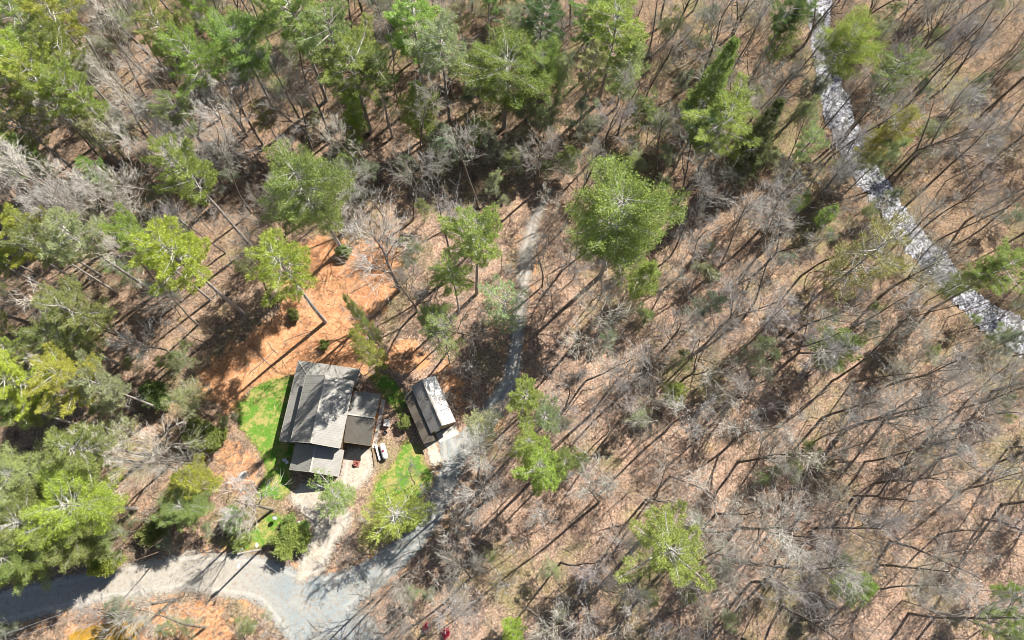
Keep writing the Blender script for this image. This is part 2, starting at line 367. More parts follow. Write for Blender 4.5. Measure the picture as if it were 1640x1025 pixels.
b1 = bb(ROAD+ROAD_S, 8); sheet('gravel_road', dl(ROAD, ROAD_S, ROAD_G), M['road'], .045, .5, (b1[0], b1[1], -26, b1[3]))
sheet('driveway', dp(DRIVE), M['drive'], .075, .5, bb(DRIVE))
sheet('sandy_path', dp(SANDY), M['sand'], .06, .4, bb(SANDY), soft=.7, rim=.7)
for q in (LAWN_W, LAWN_S, LAWN_E, LAWN_N): sheet('lawn', dp(q), M['lawn'], .105, .4, bb(q))
sheet('creek_water', dl(CREEK), M['water'], 0, 1.0, bb(CREEK, 8), flat=-.85, rim=1.6)
sheet('muddy_pond', dp(POND), M['pond'], 0, .5, bb(POND), flat=-.16, rim=.8)

# ------------------------------------------------------------------ house
E2 = lambda a, b, z: (a, b, z)
def roof_panel(mb, eave0, eave1, poly, up, spacing=.40, rib=(.045,.027)):
    """poly: 3D plan polygon of the slope; ribs run from the eave line eave0-eave1 in plan direction up (unit 2D)"""
    mb.slab(poly, .09)
    p = [Vector(q) for q in poly]; nrm = (p[1]-p[0]).cross(p[2]-p[0]).normalized()
    if nrm.z < 0: nrm = -nrm
    zf = lambda x, y: p[0].z-(nrm.x*(x-p[0].x)+nrm.y*(y-p[0].y))/nrm.z
    L = math.hypot(eave1[0]-eave0[0], eave1[1]-eave0[1]); n = int(L/spacing)
    for i in range(n+1):
        t = (i+.5)/(n+1); x = eave0[0]+(eave1[0]-eave0[0])*t; y = eave0[1]+(eave1[1]-eave0[1])*t; best = 0
        for j in range(len(poly)):
            a = poly[j]; b = poly[(j+1) % len(poly)]; dx, dy = b[0]-a[0], b[1]-a[1]; den = up[0]*dy-up[1]*dx
            if abs(den) < 1e-6: continue
            s = ((a[0]-x)*dy-(a[1]-y)*dx)/den; r = ((a[0]-x)*up[1]-(a[1]-y)*up[0])/den
            if -1e-6 <= r <= 1+1e-6 and s > best: best = s
        if best > .15:
            x0, y0, x1, y1 = x+up[0]*.02, y+up[1]*.02, x+up[0]*(best-.05), y+up[1]*(best-.05)
            mb.bar((x0, y0, zf(x0, y0)+rib[1]*.4), (x1, y1, zf(x1, y1)+rib[1]*.4), rib[0], rib[1], nrm)
O = P(498, 709.3, 7.6); RZ = math.radians(-8.2)
house = empty('house', (O[0], O[1], 0), RZ, label='brown wooden house with tan ribbed metal roofs and lower wings beside the green lawn', cat='house')
def gable_ns(a0, a1, ar, b0, b1, ze, zr, name, mat):      # ridge runs along b
    mb = MB()
    roof_panel(mb, (a0, b0), (a0, b1), [(a0,b0,ze),(ar-.01,b0,zr),(ar-.01,b1,zr),(a0,b1,ze)], (1, 0))
    roof_panel(mb, (a1, b0), (a1, b1), [(a1,b0,ze),(a1,b1,ze),(ar+.01,b1,zr),(ar+.01,b0,zr)], (-1, 0))
    r = mb.build(name, mat, house); MB().bar((ar,b0-.02,zr+.045),(ar,b1+.02,zr+.045),.26,.07).build('ridge_cap', M['trim'], r)
    f = MB()
    for (a, z) in ((a0, ze), (a1, ze)):
        f.bar((a+(.03 if a == a1 else -.03), b0, z-.11), (a+(.03 if a == a1 else -.03), b1, z-.11), .05, .16)
    for b in (b0-.035, b1+.035):
        f.bar((a0, b, ze-.07), (ar, b, zr-.07), .05, .2); f.bar((a1, b, ze-.07), (ar, b, zr-.07), .05, .2)
    f.build('fascia', M['trim'], r); return r
gable_ns(-3.75, 4.12, 0, 0, 10.8, 5.7, 7.6, 'roof', M['roof'])
gable_ns(-3.72, 4.18, 0, -4.15, -.03, 2.95, 4.5, 'roof', M['roof'])
mb = MB()                                               # wrap-round porch roof
roof_panel(mb, (-6.4, 0), (-6.4, 13.5), [(-6.4,0,3.0),(-3.5,0,4.0),(-3.5,10.62,4.0),(-6.4,13.5,3.0)], (1, 0))
roof_panel(mb, (-6.4, 13.52), (4.12, 13.52), [(-6.38,13.52,3.0),(-3.48,10.64,4.0),(4.12,10.64,4.0),(4.12,13.52,3.0)], (0, -1))
r = mb.build('porch_roof', M['roof'], house)
MB().bar((-6.38,13.5,3.05),(-3.5,10.64,4.05),.2,.06).build('hip_cap', M['trim'], r)
f = MB(); f.bar((-6.43,0,2.9),(-6.43,13.55,2.9),.05,.16); f.bar((-6.43,13.56,2.9),(4.14,13.56,2.9),.05,.16); f.build('gutter', M['trim'], r)
mb = MB()                                               # east wing, ridge runs along a
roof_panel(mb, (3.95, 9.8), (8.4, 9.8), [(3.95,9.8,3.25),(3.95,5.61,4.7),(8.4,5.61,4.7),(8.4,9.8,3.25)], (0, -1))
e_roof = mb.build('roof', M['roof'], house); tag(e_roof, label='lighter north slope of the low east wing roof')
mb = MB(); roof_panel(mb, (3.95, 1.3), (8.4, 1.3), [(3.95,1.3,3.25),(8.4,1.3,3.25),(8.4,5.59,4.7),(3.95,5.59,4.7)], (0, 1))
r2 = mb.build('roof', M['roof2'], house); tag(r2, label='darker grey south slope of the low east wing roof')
MB().bar((3.95,5.6,4.75),(8.42,5.6,4.75),.24,.06).build('ridge_cap', M['trim'], r2)
f = MB(); f.bar((3.95,1.27,3.16),(8.4,1.27,3.16),.05,.16); f.bar((8.44,1.3,3.17),(8.44,5.6,4.62),.05,.2); f.bar((8.44,9.8,3.17),(8.44,5.6,4.62),.05,.2); f.build('fascia', M['timber'], r2)
mb = MB(); mb.box(-3.4,3.8,.3,10.5,0,5.6)
mb.poly([(-3.4,.3,5.6),(3.8,.3,5.6),(0,.3,7.35)]); mb.poly([(-3.4,10.5,5.6),(3.8,10.5,5.6),(0,10.5,7.35)]); mb.build('wall', M['wall'], house)
mb = MB(); mb.box(-3.3,3.78,-3.75,.28,0,2.85); mb.poly([(-3.3,-3.76,2.85),(3.78,-3.76,2.85),(0,-3.76,4.3)]); mb.build('wall', M['wall'], house)
mb = MB(); mb.box(3.82,8.0,1.65,9.45,0,3.2); mb.poly([(8.0,1.65,3.2),(8.0,9.45,3.2),(8.0,5.6,4.5)]); tag(mb.build('wall', M['cedar'], house), label='orange stained wooden wall of the east wing')
MB().box(-6.3,-3.42,.2,13.3,.02,.35).box(-3.42,4.0,10.52,13.3,.02,.35).build('porch_deck', M['deck'], house)
for (a, b) in [(-6.15,.3),(-6.15,3.5),(-6.15,6.7),(-6.15,9.9),(-6.15,13.2),(-2.8,13.2),(.6,13.2),(3.9,13.2)]:
    MB().box(a-.08,a+.08,b-.08,b+.08,.35,2.93).build('porch_post', M['white'] if b == .3 else M['timber'], house)
def window(a0, a1, b0, b1, z0, z1, axis_, s):
    """axis_ 'a' : pane faces along a, sits at a0"""
    fr = MB(); pa = MB()
    if axis_ == 'a':
        fr.box(min(a0, a0+s*.06), max(a0, a0+s*.06), b0, b1, z0, z1); pa.box(min(a0+s*.06, a0+s*.075), max(a0+s*.06, a0+s*.075), b0+.08, b1-.08, z0+.08, z1-.08)
    else:
        fr.box(a0, a1, min(b0, b0+s*.06), max(b0, b0+s*.06), z0, z1); pa.box(a0+.08, a1-.08, min(b0+s*.06, b0+s*.075), max(b0+s*.06, b0+s*.075), z0+.08, z1-.08)
    wn = fr.build('window', M['white'], house); pa.build('pane', M['glass'], wn)
for a in (-2.4, -.5, 1.4): window(a, a+1.0, .3, .3, 4.7, 5.5, 'b', -1)
for b in (2.0, 6.5): window(3.8, 3.8, b, b+1.1, 4.75, 5.45, 'a', 1)
for b in (-3.0, -1.5): window(3.78, 3.78, b, b+.9, 1.0, 2.1, 'a', 1)
for a in (-2.5, .1): window(a, a+1.6, -3.75, -3.75, .9, 2.2, 'b', -1)
for b in (2.6, 4.6, 6.9): window(8.0, 8.0, b, b+1.1, 1.0, 2.3, 'a', 1)
window(5.2, 6.4, 1.65, 1.65, 1.0, 2.3, 'b', -1)
dr = MB().box(4.1,5.0,1.58,1.65,.05,2.1).build('door', M['door'], house); MB().box(4.85,4.92,1.5,1.58,1.0,1.06).build('handle', M['grey'], dr)
dr = MB().box(2.4,3.3,-3.82,-3.75,.05,2.1).build('door', M['white'], house); MB().box(3.15,3.22,-3.9,-3.82,1.0,1.06).build('handle', M['grey'], dr)
for a, b, z in ((1.6,8.3,7.0),(2.5,4.2,6.55),(6.2,7.4,4.2)): MB().tube([(a,b,z-.3),(a,b,z+.35)],.07).build('vent_pipe', M['grey'], house)
def hw(a, b, z=0):
    p = house_m @ Vector((a, b, z)); return (p.x, p.y, p.z)
house_m = Matrix.Translation((O[0], O[1], 0)) @ Matrix.Rotation(RZ, 4, 'Z')
def hempty(name, a, b, z=0, rz=0, **k): x, y, _ = hw(a, b); return empty(name, (x, y, gz(x, y)+z), RZ+rz, **k)

# ------------------------------------------------------------------ garage shed
G0 = P(676.3, 607.4, 4.9); G1 = P(708.7, 681.2, 4.9)
ga = math.atan2(G1[1]-G0[1], G1[0]-G0[0]); GL = math.hypot(G1[0]-G0[0], G1[1]-G0[1])
# local frame: +y points up the ridge (from south end to north end), +x to the sunny side
shed = empty('garage', (G1[0], G1[1], 0), ga+math.pi/2, label='long garage with steep white metal roof and brown lean-to beside the gravel road', cat='garage')
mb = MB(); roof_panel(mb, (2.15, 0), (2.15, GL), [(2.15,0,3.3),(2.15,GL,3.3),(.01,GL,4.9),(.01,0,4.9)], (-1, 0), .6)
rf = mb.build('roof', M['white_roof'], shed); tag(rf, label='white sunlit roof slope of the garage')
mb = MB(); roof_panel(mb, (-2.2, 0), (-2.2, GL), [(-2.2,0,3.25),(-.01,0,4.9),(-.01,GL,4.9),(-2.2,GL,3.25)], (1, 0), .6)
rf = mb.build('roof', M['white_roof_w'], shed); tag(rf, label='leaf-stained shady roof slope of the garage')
MB().bar((0,-.02,4.95),(0,GL+.02,4.95),.26,.07).build('ridge_cap', M['trim'], rf)
mb = MB(); roof_panel(mb, (-4.0, -1.0), (-4.0, GL-1.2), [(-4.0,-1.0,2.2),(-2.0,-1.4,2.95),(-2.0,GL-.4,2.95),(-4.0,GL-1.2,2.2)], (1, 0), .5); tag(mb.build('lean_to_roof', M['brown_roof'], shed), label='low brown roof along the garage side')
mb = MB(); mb.box(-1.95,1.95,.3,GL-.3,0,3.2); mb.poly([(-1.95,.3,3.2),(1.95,.3,3.2),(0,.3,4.7)]); mb.poly([(-1.95,GL-.3,3.2),(1.95,GL-.3,3.2),(0,GL-.3,4.7)]); mb.build('wall', M['tan'], shed)
for y in (-.85, 1.8, 4.4, GL-1.5): MB().box(-3.85,-3.72,y-.06,y+.06,0,2.16).build('post', M['timber'], shed)
d = MB().box(-.4,1.5,.22,.3,.05,2.3).build('garage_door', M['tan'], shed); MB().box(.5,.6,.16,.22,1.0,1.15).build('handle', M['grey'], d)
d = MB().box(-1.6,-.75,.22,.3,.05,2.1).build('door', M['white'], shed); MB().box(-.9,-.82,.16,.22,1.0,1.06).build('handle', M['grey'], d)
f = MB(); f.bar((2.18,0,3.2),(2.18,GL,3.2),.05,.14)
for y in (-.03, GL+.03): f.bar((2.15,y,3.24),(0,y,4.84),.05,.18); f.bar((-2.2,y,3.19),(0,y,4.84),.05,.18)
f.build('fascia', M['trim'], rf)
pad = MB().box(-1.6,1.9,-1.7,.0,.0,.11).build('concrete_pad', M['concrete'], None, bevel=.02); pad.matrix_world = Matrix.Translation((G1[0], G1[1], 0)) @ Matrix.Rotation(ga+math.pi/2, 4, 'Z'); pad['kind'] = 'structure'

# ------------------------------------------------------------------ yard things
mb = MB(); mb.box(8.02,8.72,1.3,9.5,.0,.22); wk = mb.build('concrete_walkway', M['concrete'], None, bevel=.03); wk.matrix_world = house_m.copy(); wk['kind'] = 'structure'
def capsule(mb, L, r, z, sides=18):
    pts = []; rad = []
    for i in range(9):
        t = -math.pi/2+math.pi/2*i/8*.98; pts.append((0, -L/2+r+r*math.sin(t), z)); rad.append(max(.01, r*math.cos(t)))
    for i in range(9):
        t = math.pi/2*i/8*.98; pts.append((0, L/2-r+r*math.sin(t), z)); rad.append(max(.01, r*math.cos(t)))
    return mb.tube(pts, rad, sides)
t0 = P(611, 709.5, .8); t1 = P(618, 735.5, .8); L = math.hypot(t1[0]-t0[0], t1[1]-t0[1])
tank = empty('propane_tank', ((t0[0]+t1[0])/2, (t0[1]+t1[1])/2, 0), math.atan2(t1[1]-t0[1], t1[0]-t0[0])+math.pi/2, label='white propane tank with a red dome on top beside the gravel patio', cat='propane tank')
capsule(MB(), L, .48, .78).build('tank_body', M['white'], tank, smooth=True)
MB().lathe([(.19,0),(.19,.14),(.13,.22),(.02,.25)], 14, (0,0,1.2)).build('dome', M['red'], tank, smooth=True)
for y in (-.8, .8): MB().box(-.3,.3,y-.08,y+.08,0,.42).build('leg', M['concrete'], tank)
p0 = P(603, 712, .4); p1 = P(610, 737, .4); L = math.hypot(p1[0]-p0[0], p1[1]-p0[1])
sb = MB().box(-.2,.2,-L/2,L/2,.36,.46).box(-.17,.17,-L/2+.3,-L/2+.5,0,.36).box(-.17,.17,L/2-.5,L/2-.3,0,.36).build('bench', M['white'], None, bevel=.015)
sb.location = ((p0[0]+p1[0])/2-.12, (p0[1]+p1[1])/2, 0); sb.rotation_euler = (0, 0, math.atan2(p1[1]-p0[1], p1[0]-p0[0])+math.pi/2)
tag(sb, 'long narrow white bench between the white tank and the gravel patio', 'bench')
x, y = P(618.5, 677, .9)
ub = empty('heat_pump', (x, y, gz(x, y)), RZ, label='square white heat pump box on the bare soil east of the house', cat='heat pump')
MB().box(-.45,.45,-.55,.55,.1,.95).build('casing', M['white'], ub, bevel=.03); MB().box(-.5,.5,-.6,.6,0,.1).build('plinth', M['concrete'], ub)
MB().lathe([(.3,0),(.3,.03),(.05,.035)], 20, (0,0,.95)).build('fan_grille', M['trim'], ub)
x, y = P(617, 693, .2)
dg = MB().lathe([(.28,0),(.3,.12),(.34,.3),(.3,.31),(.24,.08)], 16).build('shadow_bowl', M['dark'], None); dg.location = (x, y, gz(x, y)); tag(dg, 'dark stand-in for shade on the soil just below the white heat pump', 'shadow_bowl')  # dark bowl added where only the heat pump's shadow lies
x, y = P(570, 743, .3)
fp = empty('fire_pit', (x, y, .06), RZ, label='square red brick fire pit in the middle of the gravel patio', cat='fire pit')
MB().box(-.52,.52,-.52,.52,0,.1).build('hearth', M['brick'], fp, bevel=.02)
MB().lathe([(.2,0),(.36,.1),(.4,.38),(.36,.4),(.3,.16),(.05,.14)], 20, (0,0,.1)).build('fire_bowl', M['brick'], fp, smooth=True)
MB().lathe([(.09,0),(.08,.4),(.1,.45)], 12, (0,.1,.3)).build('flue', M['brick'], fp)
x, y = P(445, 829, 0)
sd = empty('satellite_dish', (x, y, gz(x, y)), math.radians(150), label='small grey satellite dish on a short post in the south lawn', cat='satellite dish')
MB().tube([(0,0,0),(0,0,1.3)], .04).build('post', M['grey'], sd)
mb = MB(); n = 18
for k in range(5):
    r = .38*k/4
    for j in range(n):
        t = 2*math.pi*j/n; mb.v.append((r*math.cos(t), .55*r*r-.05+.45*r*math.sin(t)*.2, 1.45+r*math.sin(t)))
for k in range(4):
    for j in range(n): j2 = (j+1) % n; mb.f.append((k*n+j, k*n+j2, (k+1)*n+j2, (k+1)*n+j))
dd = mb.build('dish', M['grey'], sd, smooth=True); dd.rotation_euler = (math.radians(-35), 0, 0); dd.location = (0, -.75, .3)
so_ = dd.modifiers.new('s', 'SOLIDIFY'); so_.thickness = .02
MB().bar((0,-.1,1.25),(0,.4,1.7),.03,.03).build('feed_arm', M['dark'], sd)
def rock_mesh(name, seed, mat, sx=1, sy=1, sz=.6):
    bm = bmesh.new(); bmesh.ops.create_icosphere(bm, subdivisions=2, radius=.5); r = random.Random(seed)
    offs = [Vector((r.uniform(-1,1), r.uniform(-1,1), r.uniform(-1,1))).normalized() for _ in range(6)]; amp = [r.uniform(.1,.3) for _ in range(6)]
    for v in bm.verts:
        n_ = v.co.normalized(); k = 1-sum(a*max(0, n_.dot(o)-.55)*1.6 for a, o in zip(amp, offs)); v.co = Vector((v.co.x*sx*k, v.co.y*sy*k, v.co.z*sz*k+.12))
    me = bpy.data.meshes.new(name); bm.to_mesh(me); bm.free(); me.materials.append(mat); return me
RM = [rock_mesh('rock', s, M['stone']) for s in range(5)]; WR = rock_mesh('rock', 9, M['rock'], .8, 1.15, .6)
def rock(u, v, size, label, white=False, i=0, grp=None):
    x, y = P(u, v); o = link('rock', WR if white else RM[i % 5]); o.location = (x, y, gz(x, y)); o.scale = (size,)*3; o.rotation_euler = (0, 0, random.uniform(0, 6)); tag(o, label, 'rock', grp)
rock(390, 760, 1.6, 'large white rock alone on bare soil left of the lawn', True)
rock(411, 873, .8, 'pale rock on the grass by the foot of the utility pole', True)
rock(478, 838, .7, 'small pale rock at the driveway edge above the round bush', True)
for i, (u, v, s) in enumerate([(452,668,.35),(440,650,.3),(446,676,.25),(433,655,.3)]): rock(u, v, s, 'small white rock lying in the grass along the house lawn', True, i, 'small rocks in the house lawn')
for i, (u, v, s) in enumerate([(600,905,.6),(612,893,.5),(553,915,.45),(228,905,.6),(236,912,.7),(245,908,.5),(220,915,.55),(262,898,.5)]):
    rock(u, v, s, 'grey stone on the verge of the gravel road', False, i, 'stones along the gravel road')
def chair(u, v, rz, label):
    x, y = P(u, v); c = empty('garden_chair', (x, y, gz(x, y)+.1), rz, label=label, cat='chair', group='white chairs in the shade of the house')
    MB().box(-.25,.25,-.25,.25,.42,.46).build('seat', M['white'], c); MB().box(-.25,.25,.23,.27,.46,.9).build('backrest', M['white'], c)
    for sx in (-.22,.22):
        for sy in (-.22,.22): MB().box(sx-.025,sx+.025,sy-.025,sy+.025,0,.42).build('leg', M['white'], c)
chair(461, 741, .4, 'white garden chair nearer the house wall in deep shade'); chair(457.5, 737, 1.9, 'white garden chair farther out on the shaded lawn')
# landscape timber edging
def draped(pts_px, z0=0): return [(x, y, gz(x, y)+z0) for x, y in (P(u, v) for u, v in pts_px)]
tp = draped([(596,716),(598,724),(599,732),(600,740),(600,746)], .14); tm = MB()
for a, b in zip(tp[:-1], tp[1:]): tm.bar(a, b, .22, .28)
tag(tm.build('timber_edging', M['timber']), 'dark timber edging between gravel patio and narrow white bench', 'edging')
tp = draped([(538,716+52),(600,750)], .1)

# utility pole and lines
bx, by = P(418, 880); bz = gz(bx, by); PT = P(381, 887, 11.0); HP = 11.0
pole = empty('utility_pole', (bx, by, bz), 0, label='wooden utility pole with street lamp by the corner of the gravel road', cat='utility pole')
lean = Vector((PT[0]-bx, PT[1]-by, HP-bz)); up = lean.normalized()
def pt(h): return up*h
MB().tube([(0,0,-.3), pt(3), pt(6), pt(9), pt(HP)], [.17,.16,.145,.13,.12], 10).build('post', M['pole'], pole)
xa = Vector((.55,.83,0)).normalized()
MB().bar(pt(HP-.45)-xa*.9, pt(HP-.45)+xa*.9, .1, .12).build('crossarm', M['pole'], pole)
ins = [-.8, 0, .8]
for s in ins: q = pt(HP-.38)+xa*s; MB().tube([q, q+Vector((0,0,.22))], [.05,.04], 8).build('insulator', M['white'], pole)
q = pt(HP-2.0)+Vector((-.35,-.2,0)); MB().tube([q-Vector((0,0,.45)), q+Vector((0,0,.45))], .26, 14).build('transformer', M['grey'], pole)
la = pt(8.2); lb = pt(8.2)+Vector((-.4,-1.5,.35)); arm = MB().tube([la, (la+lb)/2+Vector((0,0,.12)), lb], .035, 6).build('lamp_arm', M['grey'], pole)
MB().bar(lb, lb+Vector((-.15,-.6,.02)), .26, .14).build('lamp', M['white'], arm)
def wire(start, end, sag, label, r=.022):
    a = Vector(start); b = Vector(end); pts = []
    for i in range(17): t = i/16; p = a.lerp(b, t); p.z -= sag*4*t*(1-t); pts.append(p)
    o = MB().tube(pts, r, 5).build('power_line', M['grey']); tag(o, label, 'power line', 'overhead power lines')
base = Vector((bx, by, bz))
eL = P(-150, 1078, 10.5); 
for s, off in ((-.8, -1), (.8, 1)):
    st = base+pt(HP-.15)+xa*s; wire(st, (eL[0]+off*.4, eL[1]+off*.7, 10.8), 1.0, 'thin pale power line from the pole toward the bottom left, %s of the pair' % ('lower' if s < 0 else 'upper'))
eR = P(700, 1110, 10.5)
for s, off, nm in ((-.8, -1, 'lowest'), (0, 0, 'middle'), (.8, 1, 'uppermost')):
    st = base+pt(HP-.15)+xa*s; wire(st, (eR[0]+off*.5, eR[1]+off*.8, 10.8), .8, 'thin pale power line from the pole toward the bottom centre, %s of three' % nm)
#@@TREES
# ------------------------------------------------------------------ tree building
class TB:
    """collects 3- to 8-sided tapered tubes as quads"""
    def __init__(s): s.V = []; s.F = []
    def tube(s, pts, rad, sides):
        n0 = len(s.V); n = len(pts)
        for i, p in enumerate(pts):
            d = pts[min(i+1, n-1)]-pts[max(i-1, 0)]; a = d.cross(Vector((.3,.2,.93)) if abs(d.z) < .9*d.length else Vector((1,.1,0))).normalized(); b = d.cross(a).normalized()
            for k in range(sides):
                t = 6.28318*k/sides; q = p+(a*math.cos(t)+b*math.sin(t))*rad[i]; s.V.append((q.x, q.y, q.z))
        for i in range(n-1):
            for k in range(sides):
                k2 = (k+1) % sides; s.F.append((n0+i*sides+k, n0+i*sides+k2, n0+(i+1)*sides+k2, n0+(i+1)*sides+k))
def rv(R, s=1): return Vector((R.gauss(0, s), R.gauss(0, s), R.gauss(0, s)))
def grow(R, pos, d, L, r, nseg, wander, lift):
    pts = [pos.copy()]; dirs = []; d = d.normalized()
    for i in range(nseg):
        d = (d+rv(R, wander)+Vector((0,0,lift))).normalized(); pos = pos+d*(L/nseg); pts.append(pos.copy()); dirs.append(d.copy())
    return pts, dirs, [r*(1-.72*i/nseg) for i in range(nseg+1)]
def side_dir(R, d, ang):
    x = d.cross(rv(R)).normalized(); return (d*math.cos(ang)+x*math.sin(ang)).normalized()
def bare_tree(seed, Ht=20, first=.42, nlimb=11, spread=1.0, r0=.2, fork=False, lv3=5, lv4=2, sway=.035, tips=None, dens=1.0):
    R = random.Random(seed); th = TB(); tn = TB(); r0 *= 1.18
    def limb(pos, d, L, r, lvl):
        ns = {1: 6, 2: 4, 3: 3, 4: 2}[lvl]
        pts, dirs, rad = grow(R, pos, d, L, r, ns, {1:.11,2:.13,3:.16,4:.2}[lvl], {1:.10,2:.05,3:.03,4:.02}[lvl])
        (th if lvl == 1 and r > .045 else tn).tube(pts, rad, 5 if lvl == 1 else 3)
        if tips is not None and lvl >= 3: tips.append((pts[-1], dirs[-1])); tips.append((pts[1], dirs[0]))
        if lvl == 4: return
        cnt = max(2, int({1: 7.0, 2: lv3, 3: lv4}[lvl]*dens*R.uniform(.75, 1.25)))
        for k in range(cnt):
            t = R.uniform(.22, 1.0); i = min(int(t*ns), ns-1); f = t*ns-i; p = pts[i].lerp(pts[i+1], f)
            limb(p, side_dir(R, dirs[i], R.uniform(.3, .75)), L*R.uniform(.42, .8)*(1.15-.4*t), max(.021, rad[i]*R.uniform(.45, .68)), lvl+1)
    def stem(pos, d, L, r, start):
        ns = 10; pts, dirs, rad = grow(R, pos, d, L, r, ns, sway, .03)
        th.tube(pts, rad, 7)
        n = nlimb if not fork else int(nlimb*.62)
        for k in range(n):
            t = start+(1-start)*(k+R.uniform(.2,.9))/n; t = min(t, .99); i = min(int(t*ns), ns-1); p = pts[i].lerp(pts[i+1], t*ns-i)
            ll = Ht*.29*spread*(1.15-.75*((t-start)/(1-start)))*R.uniform(.7, 1.2)
            limb(p, side_dir(R, dirs[i], R.uniform(.55, 1.05)), ll, max(.035, rad[i]*R.uniform(.35, .6)), 1)
        return pts, dirs, rad
    if fork:
        k = R.uniform(.25, .4); pts, dirs, rad = grow(R, Vector((0,0,-.3)), Vector((0,0,1)), Ht*k, r0, 4, .03, .05); th.tube(pts, [r0*(1-.2*i/4) for i in range(5)], 7)
        a = R.uniform(0, 6.28)
        for s in (1, -1): stem(pts[-1], Vector((math.cos(a)*s*.36, math.sin(a)*s*.36, 1)), Ht*(1-k)*R.uniform(.85,1), r0*.68, .25)
    else: stem(Vector((0,0,-.3)), Vector((R.gauss(0,.04), R.gauss(0,.04), 1)), Ht, r0, first)
    return th, tn
def leaves(R, tips, n, ln, wd, jitter, up=.3):
    """n blades round every (pos, dir) tip, as thin rhombs"""
    P0 = np.array([tuple(p) for p, d in tips], np.float32).repeat(n, 0); D = np.array([tuple(d) for p, d in tips], np.float32).repeat(n, 0)
    N = len(P0); g = np.random.default_rng(R.randint(0, 99999))
    P0 = P0+g.normal(0, jitter, (N, 3)); D = D+g.normal(0, .75, (N, 3)); D[:, 2] += up; D /= np.linalg.norm(D, axis=1, keepdims=True)
    A = np.cross(D, g.normal(0, .55, (N, 3))+np.array([.25, .2, 1.0])); A /= np.linalg.norm(A, axis=1, keepdims=True)
    l = ln*g.uniform(.6, 1.3, (N, 1)); w = wd*g.uniform(.7, 1.3, (N, 1))
    V = np.stack([P0, P0+D*l*.5+A*w, P0+D*l, P0+D*l*.5-A*w], 1).reshape(-1, 3)
    return V, np.arange(N*4).reshape(N, 4)
def conifer(seed, Ht=30, first=.42, Lmax=4.6, shape='white', step=.85, dead=True, per=5, nb=11, ln=.42, wd=.055, r0=.3, jit=.13, top=1.0):
    R = random.Random(seed); th = TB(); br = TB(); tips = []; r0 *= 1.22
    pts, dirs, rad = grow(R, Vector((0,0,-.3)), Vector((0,0,1)), Ht, r0, 14, .012, .03); th.tube(pts, [r0*(1-.88*i/14) for i in range(15)], 8)
    def at(z): t = max(0, min(.9999, z/Ht))*14; i = int(t); return pts[i].lerp(pts[i+1], t-i)
    z = Ht*first
    while z < Ht*.985:
        t = (z/Ht-first)/(1-first)
        if shape == 'white': prof = (.55+1.1*t if t < .35 else .94-.2*(t-.35)) if t < .5 else .91*(1-(t-.5)/.5)**.62
        elif shape == 'round': prof = math.sqrt(max(.04, 1-((t-.40)/.62)**2))
        else: prof = (1-t)**.75+.06
        n = per+R.randint(-1, 1); a0 = R.uniform(0, 6.28)
        for k in range(n):
            if R.random() < (.22 if shape == 'round' else .14): continue
            a = a0+6.283*k/n+R.gauss(0, .2); lobe = 1+.26*math.sin(3*a+seed+z*.35)+.16*math.sin(5*a-seed*2+z*.8) if shape != 'cone' else 1; L = Lmax*prof*(R.uniform(.45, 1.35) if shape == 'white' else R.uniform(.65, 1.15))*lobe
            if L < .35: L = .35
            el = R.uniform(-.02, .22)+.35*t; d = Vector((math.cos(a)*math.cos(el), math.sin(a)*math.cos(el), math.sin(el)))
            bp, bd, brd = grow(R, at(z+R.uniform(-.2,.2)), d, L, .028+.011*L, 5, .07, .055); br.tube(bp, brd, 4)
            m = max(3, int(L*2.6))
            for j in range(m):
                s = .3+.7*(j+.5)/m if shape != 'round' else .35+.65*(j+.5)/m
                i = min(4, int(s*5)); p = bp[i].lerp(bp[i+1], s*5-i); side = 1 if j % 2 else -1
                h = Vector((-bd[i].y, bd[i].x, .15)).normalized()*side
                tl = (.28+.30*L*(1.15-s))*R.uniform(.6, 1.1); q = (bd[i]*.75+h*.8+rv(R, .12)).normalized()
                e = p+q*tl; br.tube([p, e], [.014, .008], 3)
                for f in ((.45, .75, 1.0) if tl > .6 else (.65, 1.0)): tips.append((p.lerp(e, f), q))
            tips.append((bp[-1], bd[-1])); tips.append((bp[-1].lerp(bp[-2], .4), bd[-1]))
        z += step*R.uniform(.75, 1.25)
    tips.append((pts[-1], Vector((0,0,1))))
    if dead:
        z = Ht*first*.45
        while z < Ht*(first+.12):
            a = R.uniform(0, 6.28); L = R.uniform(.8, 3.2); d = Vector((math.cos(a), math.sin(a), R.uniform(-.25, .15)))
            bp, bd, brd = grow(R, at(z), d, L, .035, 4, .12, -.02); br.tube(bp, brd, 3)
            for j in range(3):
                i = R.randint(1, 3); br.tube([bp[i], bp[i]+side_dir(R, bd[i], .8)*R.uniform(.3,.9)], [.014, .008], 3)
            z += R.uniform(.3, .8)
    V, F = leaves(R, tips, nb, ln, wd, jit)
    return th, br, V, F
def kit(kind, parts):
    """parts: list of (name, mesh)"""
    return dict(kind=kind, parts=parts)
def spawn(k, x, y, s, rz, label, cat, group=None, color=None, lean=(0, 0), tint=None, zoff=0):
    o = bpy.data.objects.new(k['kind'], None); COL.objects.link(o); o.location = (x, y, gz(x, y)+zoff); o.scale = (s, s, s); o.empty_display_size = .3
    o.rotation_euler = (lean[0], lean[1], rz); tag(o, label, cat, group)
    for nm, me in k['parts']:
        c = bpy.data.objects.new(nm, me); COL.objects.link(c); c.parent = o
        c.color = (*(color if nm == 'foliage' and color else (tint or (1,1,1))), 1)
    return o
def bare_kit(kind, seed, **a):
    th, tn = bare_tree(seed, **a)
    return kit(kind, [('trunk', np_mesh('trunk', th.V, th.F, M['trunk'])), ('crown', np_mesh('crown', tn.V, tn.F, M['twig']))])
